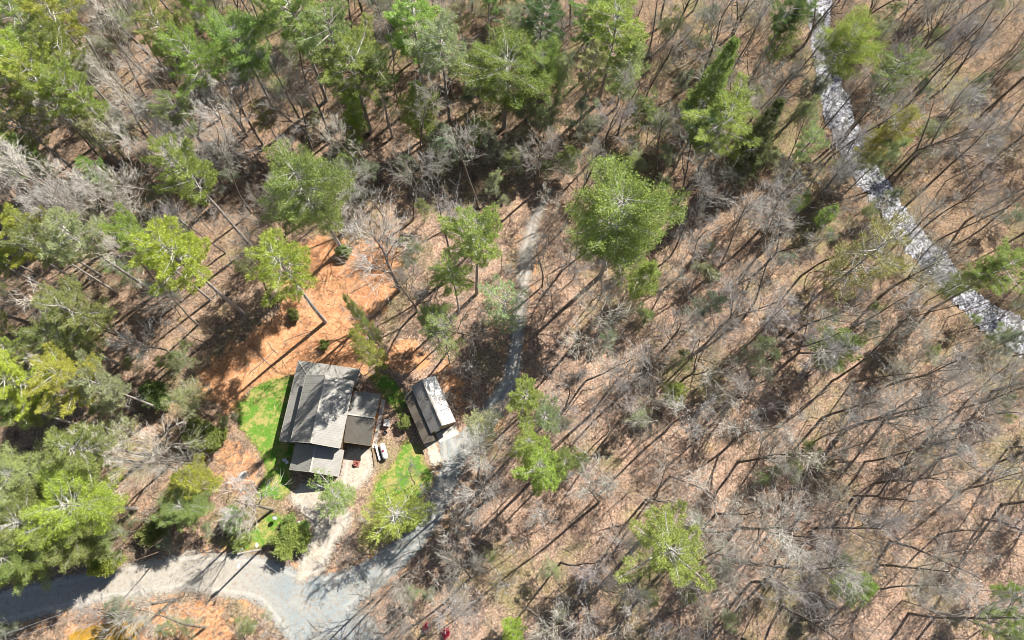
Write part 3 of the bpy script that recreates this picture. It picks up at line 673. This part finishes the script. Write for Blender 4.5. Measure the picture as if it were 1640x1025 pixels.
def leafy_kit(kind, seed, n=5, ln=.14, wd=.04, jit=.12, **a):
    tips = []; th, tn = bare_tree(seed, tips=tips, **a); V, F = leaves(random.Random(seed), tips, n, ln, wd, jit)
    return kit(kind, [('trunk', np_mesh('trunk', th.V, th.F, M['trunk'])), ('branches', np_mesh('branches', tn.V, tn.F, M['twig'])), ('foliage', np_mesh('foliage', V, F, M['leaf']))])
def conifer_kit(kind, seed, **a):
    th, br, V, F = conifer(seed, **a)
    return kit(kind, [('trunk', np_mesh('trunk', th.V, th.F, M['pbark'])), ('branches', np_mesh('branches', br.V, br.F, M['twig'])), ('foliage', np_mesh('foliage', V, F, M['needle']))])

BARE = [bare_kit('bare_tree', 100, Ht=21, first=.45, nlimb=12, r0=.20),
        bare_kit('bare_tree', 101, Ht=22, first=.5, nlimb=11, spread=.9, r0=.19),
        bare_kit('bare_tree', 102, Ht=20, fork=True, nlimb=16, r0=.24),
        bare_kit('bare_tree', 103, Ht=19, first=.38, nlimb=13, spread=1.2, r0=.24),
        bare_kit('bare_tree', 104, Ht=23, first=.58, nlimb=9, spread=.8, r0=.18),
        bare_kit('bare_tree', 105, Ht=20, fork=True, nlimb=13, spread=1.1, r0=.22, sway=.07),
        bare_kit('bare_tree', 106, Ht=18, first=.4, nlimb=12, spread=1.0, r0=.17, sway=.08),
        bare_kit('bare_tree', 107, Ht=22, first=.55, nlimb=8, spread=1.0, r0=.17, sway=.05, dens=.85)]
TRAIT = ['upright', 'tall', 'forked', 'broad-crowned', 'high-crowned', 'twin-stemmed', 'crooked', 'sparse']
SAP = [bare_kit('bare_sapling', 120+i, Ht=9, first=.28, nlimb=8, r0=.06, spread=.9+.2*(i % 2), sway=.07, lv3=4, lv4=2, dens=.9) for i in range(3)]
SAP += [bare_kit('slender_tree', 130+i, Ht=15, first=.55, nlimb=6, r0=.085, spread=.62, sway=.04+.02*i, lv3=4, lv4=2, dens=.8) for i in range(3)]
SAP.append(bare_kit('bare_sapling', 125, Ht=7, fork=True, nlimb=12, r0=.07, spread=1.4, sway=.09, lv3=5, lv4=3, dens=.8))
WHITE = [conifer_kit('pine_tree', 200+i, Ht=30, Lmax=5.4, first=.56+.03*(i % 3), shape='white', step=1.15, per=5, nb=15, ln=.46, wd=.038, jit=.13) for i in range(5)]
WISP = [conifer_kit('young_pine', 215+i, Ht=12, Lmax=2.9, first=.3, shape='white', step=.8, per=5, nb=8, ln=.36, wd=.03, r0=.11, dead=False, jit=.1) for i in range(2)]
YOUNG = [conifer_kit('young_pine', 220+i, Ht=12, Lmax=2.5, first=.22, shape='white', step=.5, per=5, nb=15, ln=.34, wd=.03, r0=.12, dead=False) for i in range(3)]
ROUND = [conifer_kit('round_evergreen', 240+i, Ht=20, Lmax=5.2, first=.5, shape='round', step=.5, per=6, nb=13, ln=.28, wd=.04, r0=.27, jit=.2) for i in range(3)]
CONE = [conifer_kit('hemlock_tree', 260, Ht=20, Lmax=3.6, first=.2, shape='cone', step=.5, per=6, nb=13, ln=.28, wd=.05, r0=.2, dead=False)]
LEAFY = [leafy_kit('leafing_tree', 280+i, Ht=11, first=.3, nlimb=12, r0=.11, spread=1.15, lv3=5, lv4=3, n=4) for i in range(3)]
BUSH = [leafy_kit('evergreen_shrub', 290+i, Ht=3.0, first=.08, nlimb=18, r0=.06, spread=1.9, lv3=6, lv4=4, n=7, ln=.20, wd=.06, jit=.12, sway=.12) for i in range(2)]
AZ = [leafy_kit('flowering_shrub', 295, Ht=2.0, first=.08, nlimb=14, r0=.03, spread=2.0, lv3=5, lv4=3, n=5, ln=.12, wd=.05, jit=.1, sway=.12)]
YEL=(.52,.62,.13); LIM=(.43,.56,.15); GRN=(.35,.46,.15); DRK=(.19,.27,.10); PAL=(.50,.57,.29); OLV=(.36,.42,.14); SAG=(.33,.40,.25)
KITS = dict(W=(WHITE, 30, 5.0, .76, 'pine tree'), Y=(YOUNG, 12, 2.5, .62, 'pine tree'), R=(ROUND, 20, 5.0, .74, 'evergreen tree'), S=(WISP, 12, 2.6, .64, 'pine tree'), C=(CONE, 20, 3.4, .5, 'hemlock tree'), L=(LEAFY, 11, 3.6, .65, 'tree'), B=(BUSH, 3, 1.7, .5, 'shrub'))
# crown centre in the picture, crown radius, sort, height of the crown centre, colour, label
G = [
(30,42,46,'W',21,GRN,'mid-green pine filling the top left corner of the woods'),
(85,28,36,'W',22,YEL,'yellow-green pine second in from the top left corner'),
(28,112,44,'W',22,YEL,'yellow-green pine below the corner pine at the far upper left'),
(70,140,46,'W',23,YEL,'broad yellowish pine in the thick upper left pine clump'),
(128,150,34,'W',22,LIM,'bright pine on the right side of the upper left pine clump'),
(28,192,40,'W',20,OLV,'dull dark-green pine at the left edge below the upper left clump'),
(140,192,26,'Y',12,PAL,'small pale pine under the upper left pine clump'),
(100,78,30,'W',22,GRN,'green pine between the corner pines and the tan clearing'),
(20,244,32,'W',18,GRN,'mid-green pine at the left edge above the long leaning trunks'),
(268,62,38,'W',22,OLV,'dark olive pine near the top edge, left one of a touching pair'),
(312,82,38,'W',22,LIM,'light green pine near the top edge, right one of a touching pair'),
(386,74,42,'R',18,GRN,'dense blue-green rounded evergreen near the top left of the woods'),
(312,4,18,'Y',10,YEL,'small yellow-green pine cut by the top edge'),
(302,274,42,'W',27,LIM,'light green tall pine whose long trunk ends by the clay clearing'),
(470,22,48,'W',23,LIM,'bright pine at the top edge left of the middle'),
(525,58,44,'W',22,GRN,'green pine between the bright top pine and the dull one'),
(560,100,46,'W',20,OLV,'dull olive pine above the two brushy grey crowns'),
(604,122,30,'W',18,DRK,'dark narrow pine left of the large bright top pine'),
(662,38,48,'W',20,LIM,'large bright green pine at the top with a dark straight trunk'),
(708,78,42,'W',20,PAL,'pale green pine touching the right side of the large top pine'),
(810,124,58,'R',15,(.27,.42,.11),'big dense deep-green evergreen in the upper middle'),
(862,104,32,'R',14,LIM,'smaller bright evergreen at the right of the big dense one'),
(668,176,28,'Y',11,LIM,'young lime pine below the large top pine'),
(566,172,18,'Y',9,YEL,'small yellow-green pine on the slope left of the young lime pine'),
(562,204,13,'Y',7,YEL,'tiny yellow-green pine right of the brushy grey crown'),
(760,206,13,'Y',7,YEL,'tiny lime pine just below the big dense evergreen'),
(738,245,30,'L',8,SAG,'sage-green leafing tree in the upper middle understory'),
(782,232,24,'L',8,SAG,'dusty green leafing tree right of the sage-green one'),
(868,32,36,'W',18,DRK,'blue-green dark pine at the top right of the middle'),
(985,52,50,'W',20,LIM,'large bright green pine at the top, right of the middle'),
(948,22,30,'W',19,GRN,'green pine touching the left of the bright top right-middle pine'),
(1005,110,28,'Y',12,PAL,'pale young pine hanging below the bright top right-middle pine'),
(930,208,28,'L',9,PAL,'pale green leafing tree above the end of the gravel road'),
(872,196,24,'L',9,PAL,'light green leafing tree right under the smaller bright evergreen'),
(908,256,17,'Y',6,GRN,'small fresh green pine above the end of the gravel road'),
(1136,146,28,'C',14,GRN,'dense cone-shaped green tree above the bright starry pine'),
(1160,200,48,'W',19,LIM,'bright starry pine in the upper right of the middle woods'),
(1112,206,30,'W',15,DRK,'dark pine on the shady left of the bright starry pine'),
(1212,232,26,'C',12,DRK,'dark green hemlock right of the bright starry pine'),
(1364,74,38,'R',17,YEL,'round yellow-green evergreen overhanging the creek at the top'),
(1448,108,34,'W',19,GRN,'green pine with a dark trunk just right of the upper creek'),
(1262,22,26,'W',18,DRK,'dark green pine at the top edge left of the creek'),
(1290,8,16,'W',16,GRN,'bright small pine crown where the creek meets the top edge'),
(1258,54,20,'Y',12,GRN,'small green pine on the left bank near the top'),
(1428,212,26,'Y',13,YEL,'lime-yellow pine crown right of the creek bend'),
(1412,252,30,'L',10,PAL,'pale wispy green tree touching the creek bend'),
(1284,166,26,'L',10,SAG,'grey-green leafing tree left of the upper creek'),
(1300,208,26,'L',10,PAL,'pale leafing tree left of the creek between the two bends'),
(1283,320,13,'Y',6,GRN,'small green pine below the creek tree shadows, left one of two'),
(1326,342,13,'Y',6,LIM,'small lime pine left of the creek bend, right one of two'),
(1384,418,52,'S',18,OLV,'sparse pale olive pine left of the lower creek'),
(1606,436,38,'W',18,LIM,'bright pine at the right edge over the lower creek'),
(1558,442,22,'Y',12,GRN,'small green pine on the lower creek bank'),
(1338,556,34,'Y',9,OLV,'dark yellow-green open pine alone in the right woods'),
(1602,556,30,'L',9,SAG,'dull green tree at the right edge below the creek'),
(14,382,32,'W',19,YEL,'yellow-green pine at the left edge with a long thin trunk'),
(76,396,28,'W',20,GRN,'green pine right of the left edge yellow pine'),
(138,388,42,'W',22,PAL,'pale green pine in the middle left with a broken light trunk'),
(285,408,60,'W',26,YEL,'tall yellow-green pine with a long pale trunk rising beside the clay clearing'),
(232,392,30,'W',24,LIM,'green pine crown pressed to the left of the tall yellow-green pine'),
(130,500,44,'W',20,GRN,'rich green pine in the left middle of the woods'),
(108,545,40,'R',15,GRN,'rounded green evergreen just below the rich green pine'),
(498,306,62,'R',22,OLV,'broad olive evergreen above the clay clearing with a bare dark trunk'),
(455,430,58,'W',25,YEL,'yellow starry pine leaning over the clay clearing behind the house'),
(757,382,48,'W',24,LIM,'bright lime pine in the centre left of the gravel road'),
(728,450,30,'W',16,LIM,'smaller yellow-green pine below the bright lime centre pine'),
(806,492,32,'S',14,PAL,'pale wispy pine at the left edge of the gravel road'),
(655,412,24,'L',8,GRN,'green leafing tree under the wide bare crown'),
(551,404,10,'B',1.0,GRN,'small green shrub at the foot of the dark trunk by the clay'),
(1000,348,78,'R',24,(.33,.53,.13),'largest bright green evergreen in the centre of the picture'),
(1030,446,27,'Y',10,LIM,'young light green pine just below the largest evergreen'),
(589,520,14,'Y',19,GRN,'green pine top directly behind the house'),
(590,556,20,'Y',17,LIM,'light green pine overhanging the north end of the house'),
(694,514,24,'R',14,GRN,'green rounded evergreen between the house and the gravel road'),
(711,547,25,'S',14,PAL,'pale pine above the garage'),
(1130,500,34,'L',9,SAG,'grey-green leafing tree in the right middle woods'),
(966,552,20,'L',6,SAG,'faint green sapling tree right of the gravel road'),
(1190,576,38,'L',9,SAG,'broad grey-green leafing tree in the right woods'),
(1085,630,20,'Y',6,LIM,'small lime-yellow pine alone in the right middle woods'),
(842,634,32,'W',17,LIM,'bright lime pine on the right verge of the gravel road'),
(874,664,26,'W',15,PAL,'pale green pine touching the lime roadside pine'),
(773,690,29,'S',11,PAL,'pale wispy pine over the road opposite the garage'),
(832,702,32,'W',17,LIM,'green roadside pine below the lime one'),
(866,752,46,'W',18,LIM,'large bright pine right of the road below the middle'),
(900,742,28,'W',15,GRN,'green pine on the right of the large bright roadside pine'),
(1070,868,60,'W',18,LIM,'bright star-shaped pine in the lower right of the middle'),
(1050,950,20,'L',5,PAL,'small pale leafing tree below the star-shaped pine'),
(1372,946,28,'Y',7,LIM,'small bright pine among bare trees at the lower right'),
(1612,1000,36,'W',15,GRN,'dark green pine in the bottom right corner'),
(1632,952,16,'Y',9,LIM,'small lime pine at the right edge above the corner pine'),
(822,1008,18,'Y',9,YEL,'small yellow-green pine cut by the bottom edge'),
(36,612,44,'W',20,YEL,'yellow-green pine at the left edge, lower one'),
(104,618,46,'W',20,YEL,'broad yellow-green pine in the lower left clump'),
(30,656,38,'R',16,GRN,'dark green evergreen at the left edge under yellow pines'),
(170,622,36,'W',18,PAL,'pale pine right of the broad lower left pine'),
(286,588,20,'L',6,GRN,'green leafing tree by the left side of the clay clearing'),
(252,634,20,'B',2,DRK,'dark green shrub in the lower left understory'),
(298,650,28,'L',8,PAL,'pale leafing tree left of the lawn'),
(130,722,50,'W',17,OLV,'broad olive pine in the lower left woods'),
(178,696,32,'L',10,PAL,'pale green leafing tree beside the fallen trunks'),
(318,694,20,'B',2,GRN,'green shrub clump at the left of the lawn edge'),
(346,690,20,'B',2,OLV,'olive shrub nearest the left lawn edge'),
(28,776,50,'R',15,PAL,'pale green evergreen mass at the left edge low down'),
(62,834,54,'R',14,GRN,'green rounded evergreen above the road at the lower left'),
(132,808,54,'R',15,YEL,'yellow-green rounded evergreen above the road at the lower left'),
(42,884,46,'R',13,GRN,'green evergreen on the road bank in the lower left corner'),
(116,858,42,'R',12,OLV,'olive evergreen hanging over the road in the lower left'),
(196,846,34,'L',8,OLV,'dull yellowish leafing tree on the bank over the road'),
(172,902,18,'B',2,YEL,'yellow-green shrub on the road edge at the lower left'),
(240,862,22,'B',2,OLV,'olive shrub on the bank above the road bend'),
(312,770,30,'Y',9,YEL,'yellow-green pine left of the large white rock'),
(298,806,36,'R',8,GRN,'dense green evergreen behind the white bare tree'),
(376,830,16,'B',2,GRN,'small green shrub beneath the white bare tree'),
(538,794,29,'S',7,(.48,.56,.18),'wispy pale pine over the driveway in front of the house'),
(634,818,44,'S',8,YEL,'open yellow-green pine on the grass between driveway and road'),
(452,878,27,'B',1.6,OLV,'large round dark bush beside the utility pole'),
(465,850,17,'B',1.4,OLV,'smaller round bush behind the large round dark bush'),
(487,855,12,'B',.8,GRN,'low green shrub on the driveway edge by the bushes'),
(388,864,14,'B',1,GRN,'low green shrub at the edge of the small south lawn'),
(648,668,12,'B',1,GRN,'dark green shrub between the heat pump and the garage'),
(660,830,15,'B',1,OLV,'low shrub on the grass edge by the road'),
(520,548,8,'B',.8,GRN,'small green shrub at the foot of the pale clay-side trunk'),
(470,505,9,'B',.8,OLV,'low olive shrub near the middle of the clay clearing'),
]
gi = 0; TAKEN = []
for (u, v, r, k, z, c, lab) in G:
    kits, Ht, R0, frac, cat = KITS[k]; x, y = P(u, v, z); rad = r*depth(u, v, z)/FPX*(1.12 if v < 300 or u < 240 else 1.0)
    s_h = z/(Ht*frac); s_r = rad/R0
    kt = kits[gi % len(kits)]; gi += 1
    o = spawn(kt, x, y, 1, random.uniform(0, 6.28), lab, cat, {'W':'pines of the woods','S':'young pines','Y':'young pines','R':'rounded evergreens','C':'hemlocks','L':'leafing understory trees','B':'shrubs'}[k], color=tuple(a*random.uniform(.88, 1.12) for a in c), lean=(random.gauss(0,.015), random.gauss(0,.015)))
    o.scale = (s_r, s_r, s_h*(1 if k != 'B' else 1)); TAKEN.append((x, y, min(rad*.45, 2.2)))
for u, v, s, lab in ((686,1006,.55,'red-flowering shrub at the bottom edge, left one'),(716,1014,.55,'pink-red flowering shrub at the bottom edge, right one')):
    x, y = P(u, v, 1); spawn(AZ[0], x, y, s, 1, lab, 'shrub', 'red flowering shrubs', color=(.62,.02,.10))

# landmarks for the labels of the bare trees
LMK = [(60,60,'in the thick pines of the upper left'),(230,150,'among the pines left of the top'),(420,170,'on the brushy slope above the clay clearing'),(130,270,'in the leaning woods at the left'),(330,340,'just above the clay clearing'),(60,480,'at the left edge beside long leaning trunks'),(240,520,'left of the clay clearing'),(620,330,'above the clay clearing and below the upper pines'),(560,230,'between the olive evergreen and the upper pines'),(690,480,'between the clay clearing and the gravel road'),(760,200,'below the big dense upper evergreen'),(720,600,'behind the garage'),(960,160,'under the bright upper middle pines'),(880,400,'on the right side of the upper gravel road'),(1060,270,'above the largest central evergreen'),(1180,350,'right of the largest central evergreen'),(1250,120,'left of the upper creek'),(1330,420,'left of the lower creek'),(1500,120,'beyond the upper creek in the top right'),(1580,300,'beyond the creek at the right edge'),(960,620,'on the pale slope right of the garage'),(1110,560,'near the grey-green trees of the right middle'),(1260,640,'in the open right woods'),(1440,600,'below the creek in the right woods'),(1600,700,'at the right edge below the creek'),(1000,760,'right of the large roadside pine'),(960,920,'in the lower middle woods'),(1200,800,'right of the star-shaped pine'),(1250,960,'at the bottom right of the middle'),(1400,820,'in the lower right woods'),(1560,880,'near the lower right corner'),(760,850,'on the right verge of the lower gravel road'),(620,960,'over the road junction at the bottom'),(280,700,'left of the lawn'),(160,780,'in the lower left evergreens'),(330,830,'left of the utility pole'),(300,990,'below the road at the bottom left'),(700,980,'at the bottom edge beside the road junction')]
def where(u, v): return min(LMK, key=lambda l: (l[0]-u)**2+(l[1]-v)**2)[2]
HOUSE_PX = (448, 585, 735, 765)
def in_house(u, v, m=0): return HOUSE_PX[0]-m < u < HOUSE_PX[2]+m and HOUSE_PX[1]-m < v < HOUSE_PX[3]+m
def free(x, y, gap, big=True):
    u, v = px(x, y, 0)
    if in_house(u, v, 14): return False
    A = np.array([x]); B = np.array([y])
    for L, q in ((ROAD, .5 if big else .1), (ROAD_S, -1.5), (CREEK, .3)):
        d, w_ = seg_dist(A, B, L)
        if d[0]-w_[0] < q: return False
    for pl, q in ((DRIVE, .8), (LAWN_W, .8), (LAWN_S, .3), (LAWN_E, .3), (SANDY, .8), (POND, 1), (CLAY, -1.0), (CLAY2, .5)):
        if poly_in(A, B, pl)[0] > -q: return False
    if big:
        for t in (.35, .55, .75, .95):
            uu, vv = px(x, y, 20*t)
            if in_house(uu, vv, 22): return False
            if poly_in(np.array([P(uu, vv)[0]]), np.array([P(uu, vv)[1]]), CLAY)[0] > 1.0 and random.random() < .6: return False
    if big:
        for zz in (5, 8, 11, 14, 17, 20):
            sx, sy = x-SUN_DIR.x/SUN_DIR.z*zz, y-SUN_DIR.y/SUN_DIR.z*zz
            if (-36 < sx < -19 and 8 < sy < 29) or (-16 < sx < -4 and 13 < sy < 28):
                if random.random() < .6: return False
    for (a, b, r) in TAKEN:
        if (a-x)**2+(b-y)**2 < (gap+r)**2: return False
    return True
NB = 0
def put_bare(x, y, i=None, s=None, tint=None, lab=None, lean=.04):
    global NB
    i = random.randrange(len(BARE)) if i is None else i; s = s or random.uniform(.78, 1.12); u, v = px(x, y, 0)
    sz = 'small' if s < .86 else ('big' if s > 1.03 else 'middling')
    t = tint or (lambda q, r: (q*r, q*r*random.uniform(.95, 1.0), q*r*random.uniform(.86, 1.0)))(random.uniform(.6, 1.2), 1)
    if tint is None and v+.35*u > 900: pass
    spawn(BARE[i], x, y, s, random.uniform(0, 6.28), lab or f"{'dark' if t[0] < .78 else ('grey' if t[0] < 1 else 'pale')} {sz} {TRAIT[i]} leafless tree {where(u, v)}", 'tree', 'leafless hardwood trees', tint=t, lean=(random.gauss(0, lean), random.gauss(0, lean)))
    TAKEN.append((x, y, .6)); NB += 1
# bare trees that can be told apart: foot in the picture, kit, scale
for (u, v, i, s, lab) in [
 (640,466,3,1.3,'big silvery leafless tree spreading wide above the clay clearing'),(668,500,2,.8,'silvery forked leafless tree right of the clay clearing'),
 (438,816,3,.92,'pale white leafless tree leaning over the bank left of the small lawn'),(664,775,6,.45,'short crooked leafless tree on the grass right of the driveway'),
 (139,359,0,1.1,None),(61,350,1,1.1,None),(15,508,4,1.1,None),(168,566,4,1.0,None),(205,620,1,.9,None),(110,300,4,1.1,None),(172,262,4,1.0,None),(60,440,4,1.05,None),(318,520,4,.9,None),(262,462,4,1.0,None),(140,640,4,.85,None),(230,150,4,1.0,None),(200,230,1,1.0,None),(188,358,4,1.05,None),(226,369,0,1.0,None),(277,326,2,1.0,None),(48,516,4,1.15,None),(289,570,1,.85,None),(38,609,1,.9,None),(241,728,3,.9,None),(276,741,5,.8,None),
 (345,330,0,.95,None),(420,230,3,1.0,None),(395,215,2,.95,None),(530,225,3,.95,None),(500,240,5,.85,None),(300,245,3,.9,None),(250,240,2,.9,None),(480,190,0,.9,None),
 (868,460,1,.8,None),(888,450,6,.85,None),(1545,652,0,1.0,None),(1490,700,5,1.05,None),(1600,740,4,1.0,None),(1425,866,6,1.1,None),(1408,905,1,.95,None),(1455,982,1,1.05,None),(1402,626,0,1.05,None),
 (951,660,2,.85,None),(905,655,5,.8,None),(1260,580,2,.9,None),(1120,560,0,.9,None),(1440,180,1,1.0,None),(1330,252,4,1.05,None),(1300,330,1,1.0,None),(1352,225,1,1.0,None),(1230,420,2,.9,None),
 (1265,860,6,1.0,None),(1035,800,5,.8,None),(605,955,3,.7,None),(655,980,3,.8,None),(770,960,6,.7,None),(720,845,5,.65,None),(700,790,5,.5,None),(1180,700,2,.9,None),(730,655,6,.5,None)]:
    x, y = P(u, v)
    t = (1.25,1.22,1.2) if i == 3 and lab else ((1.5,1.45,1.38) if u < 430 else None)
    put_bare(x, y, i, s, t, lab, .02)
tries = 0
while NB < 292 and tries < 30000:
    tries += 1; x = random.uniform(-108, 118); y = random.uniform(-16, 116); u, v = px(x, y, 0)
    if u < -60 or u > 1760 or v < -90 or v > 1035: continue
    out = u < 0 or u > 1640 or v < 0
    if out and random.random() < .6: continue
    if u < 330 and v > 560 and random.random() < .6: continue
    if math.hypot(u-790, v-860) < 170 and random.random() < .55: continue
    if free(x, y, 2.6): put_bare(x, y)
# extra pines deep in the upper and left woods, beyond the listed ones
EX = 0; tries = 0
while EX < 30 and tries < 6000:
    tries += 1; u, v = random.uniform(0, 1250), random.uniform(0, 330)
    if u > 240 and random.random() < .5: v *= .5
    if random.random() < .3: u, v = random.uniform(0, 230), random.uniform(330, 900)
    if u > 950 and random.random() < .6: continue
    x, y = P(u, v)
    if not free(x, y, 2.2): continue
    hgt_ = random.uniform(.5, .85); nm, c = random.choice([('mid-green', GRN), ('olive', OLV), ('pale green', PAL), ('light green', LIM), ('dark green', DRK)])
    o = spawn(random.choice(WHITE), x, y, 1, random.uniform(0, 6.28), f"{'slim' if hgt_ < .68 else 'full'} {nm} pine {where(u, v)}", 'pine tree', 'pines of the woods', color=tuple(a*random.uniform(.85, 1.1) for a in c), lean=(random.gauss(0,.02), random.gauss(0,.02)))
    o.scale = (hgt_*.8, hgt_*.8, hgt_); TAKEN.append((x, y, 1.0)); EX += 1
NS = 0; tries = 0
while NS < 700 and tries < 30000:
    tries += 1; x = random.uniform(-100, 112); y = random.uniform(-15, 106); u, v = px(x, y, 0)
    if u < -10 or u > 1650 or v < -20 or v > 1030: continue
    if free(x, y, 1.0, False):
        green = random.random() < (.6 if (u < 420 or (v < 330 and u < 1150)) else .14); s = random.uniform(.55, 1.15)
        ki = random.randrange(len(SAP)); hue = random.choice(['grey', 'brown', 'pale', 'dark'])+(' slender' if 3 <= ki <= 5 else ' bushy')
        if green:
            kt = random.choice(LEAFY); tn_ = random.choice([('sage', SAG), ('pale green', PAL), ('olive', OLV), ('green', GRN)])
            spawn(kt, x, y, s*(.8 if v < 330 else .62), random.uniform(0, 6.28), f"{'tiny' if s < .7 else ('small' if s < .9 else 'half-grown')} {tn_[0]} leafing tree {where(u, v)}", 'tree', 'small leafing trees of the understory', color=tn_[1], lean=(random.gauss(0,.06), random.gauss(0,.06)))
        else:
            spawn(SAP[ki], x, y, s, random.uniform(0, 6.28), f"{'low' if s < .75 else ('taller' if s > .95 else 'mid-height')} {hue} leafless {'young tree' if 3 <= ki <= 5 else 'sapling'} {where(u, v)}", 'tree' if 3 <= ki <= 5 else 'sapling', 'slender young leafless trees' if 3 <= ki <= 5 else 'leafless saplings', tint={'grey':(.95,.95,.95),'brown':(.75,.62,.5),'pale':(1.25,1.2,1.1),'dark':(.55,.5,.45)}[hue.split()[0]], lean=(random.gauss(0,.1), random.gauss(0,.1)))
        TAKEN.append((x, y, .2)); NS += 1
# fallen logs
for j, (u0, v0, u1, v1, r) in enumerate([(0,497,50,520,.22),(868,228,922,236,.16),(404,556,440,592,.07),(428,548,447,570,.06),(400,600,441,560,.07),(455,545,500,530,.06),(560,470,600,452,.07),(345,800,362,786,.08),(395,790,402,770,.09),(360,735,395,715,.07),(300,720,330,760,.1),(230,722,300,760,.16),(1012,760,1040,742,.09),(1300,760,1350,752,.12),(912,835,925,845,.12),(640,655,660,640,.08),(560,860,578,848,.08),(1120,380,1180,350,.12),(1370,262,1425,236,.14),(1455,395,1500,372,.12),(1318,118,1350,98,.13),(1545,500,1590,470,.12),(1470,640,1530,655,.12),(1200,905,1262,890,.12),(985,500,1015,520,.12)]):
    a = P(u0, v0); b = P(u1, v1); n = 6; pts = []
    for i in range(n): t = i/(n-1); x = a[0]+(b[0]-a[0])*t+random.gauss(0,.08); y = a[1]+(b[1]-a[1])*t+random.gauss(0,.08); pts.append((x, y, gz(x, y)+r*.8))
    o = MB().tube(pts, [r*(1-.4*i/(n-1)) for i in range(n)], 8).build('fallen_log', M['trunk']); tag(o, 'fallen grey log lying on the leaves %s' % where((u0+u1)/2, (v0+v1)/2), 'log', 'fallen logs')
# brush and fallen sticks: past counting
g2 = np.random.default_rng(5); TBs = TB(); R = random.Random(8); cnt = 0
while cnt < 13000:
    x = R.uniform(-102, 115); y = R.uniform(-16, 108); u, v = px(x, y, 0)
    if not(-10 < u < 1650 and -10 < v < 1035): continue
    A = np.array([x]); B = np.array([y]); d, w_ = seg_dist(A, B, ROAD)
    if d[0] < w_[0]: continue
    d, w_ = seg_dist(A, B, CREEK)
    if d[0] < w_[0]-.5 or in_house(u, v, 10): continue
    if any(poly_in(A, B, p)[0] > 0 for p in (DRIVE, LAWN_W, SANDY, LAWN_S, POND)): continue
    if poly_in(A, B, CLAY)[0] > .5 and R.random() < .5: continue
    cnt += 1; p = Vector((x, y, gz(x, y)+.05))
    if R.random() < .45:      # stick lying on the ground
        a = R.uniform(0, 6.28); L = R.uniform(.6, 3.2); dd = Vector((math.cos(a), math.sin(a), 0)); q = p+dd*L*.5+rv(R, .12); e = q+(dd+rv(R, .3)).normalized()*L*.5; q.z = p.z+.08; e.z = p.z+.1
        TBs.tube([p, q, e], [.035, .03, .015], 3)
        if R.random() < .6: TBs.tube([q, q+side_dir(R, dd, .7)*L*.3], [.02, .01], 3)
    else:                      # leafless brush
        for k in range(R.randint(3, 6)):
            dd = Vector((R.gauss(0,.45), R.gauss(0,.45), 1)); pts, dirs, rad = grow(R, p, dd, R.uniform(1.0, 3.0), .02, 3, .2, .0); TBs.tube(pts, rad, 3)
            for m in (1, 2): TBs.tube([pts[m], pts[m]+side_dir(R, dirs[m-1], .7)*R.uniform(.3,.8)], [.016, .011], 3)
o = link('undergrowth', np_mesh('undergrowth', TBs.V, TBs.F, M['twig'])); tag(o, kind='stuff', label='leafless brush and fallen sticks covering the forest floor'); o.color = (.85,.74,.62,1)
import collections
by = collections.defaultdict(list)
for o in S.objects:
    if o.get('category') in ('tree', 'pine tree', 'sapling'): by[o['label']].append(o)
for lb, os_ in by.items():
    if len(os_) < 2: continue
    us = sorted(os_, key=lambda o: px(o.location.x, o.location.y, 8)[0]); n = len(us)
    w_ = {2: ['left one', 'right one'], 3: ['leftmost', 'middle one', 'rightmost'], 4: ['leftmost', 'second from left', 'second from right', 'rightmost']}.get(n)
    if w_:
        for o, q in zip(us, w_):
            if len((lb+' '+q).split()) <= 16: o['label'] = f'{lb}, {q}'
print(collections.Counter(o.get('category') for o in S.objects if o.get('category')))
print('bare', NB, 'small', NS, 'green', len(G))
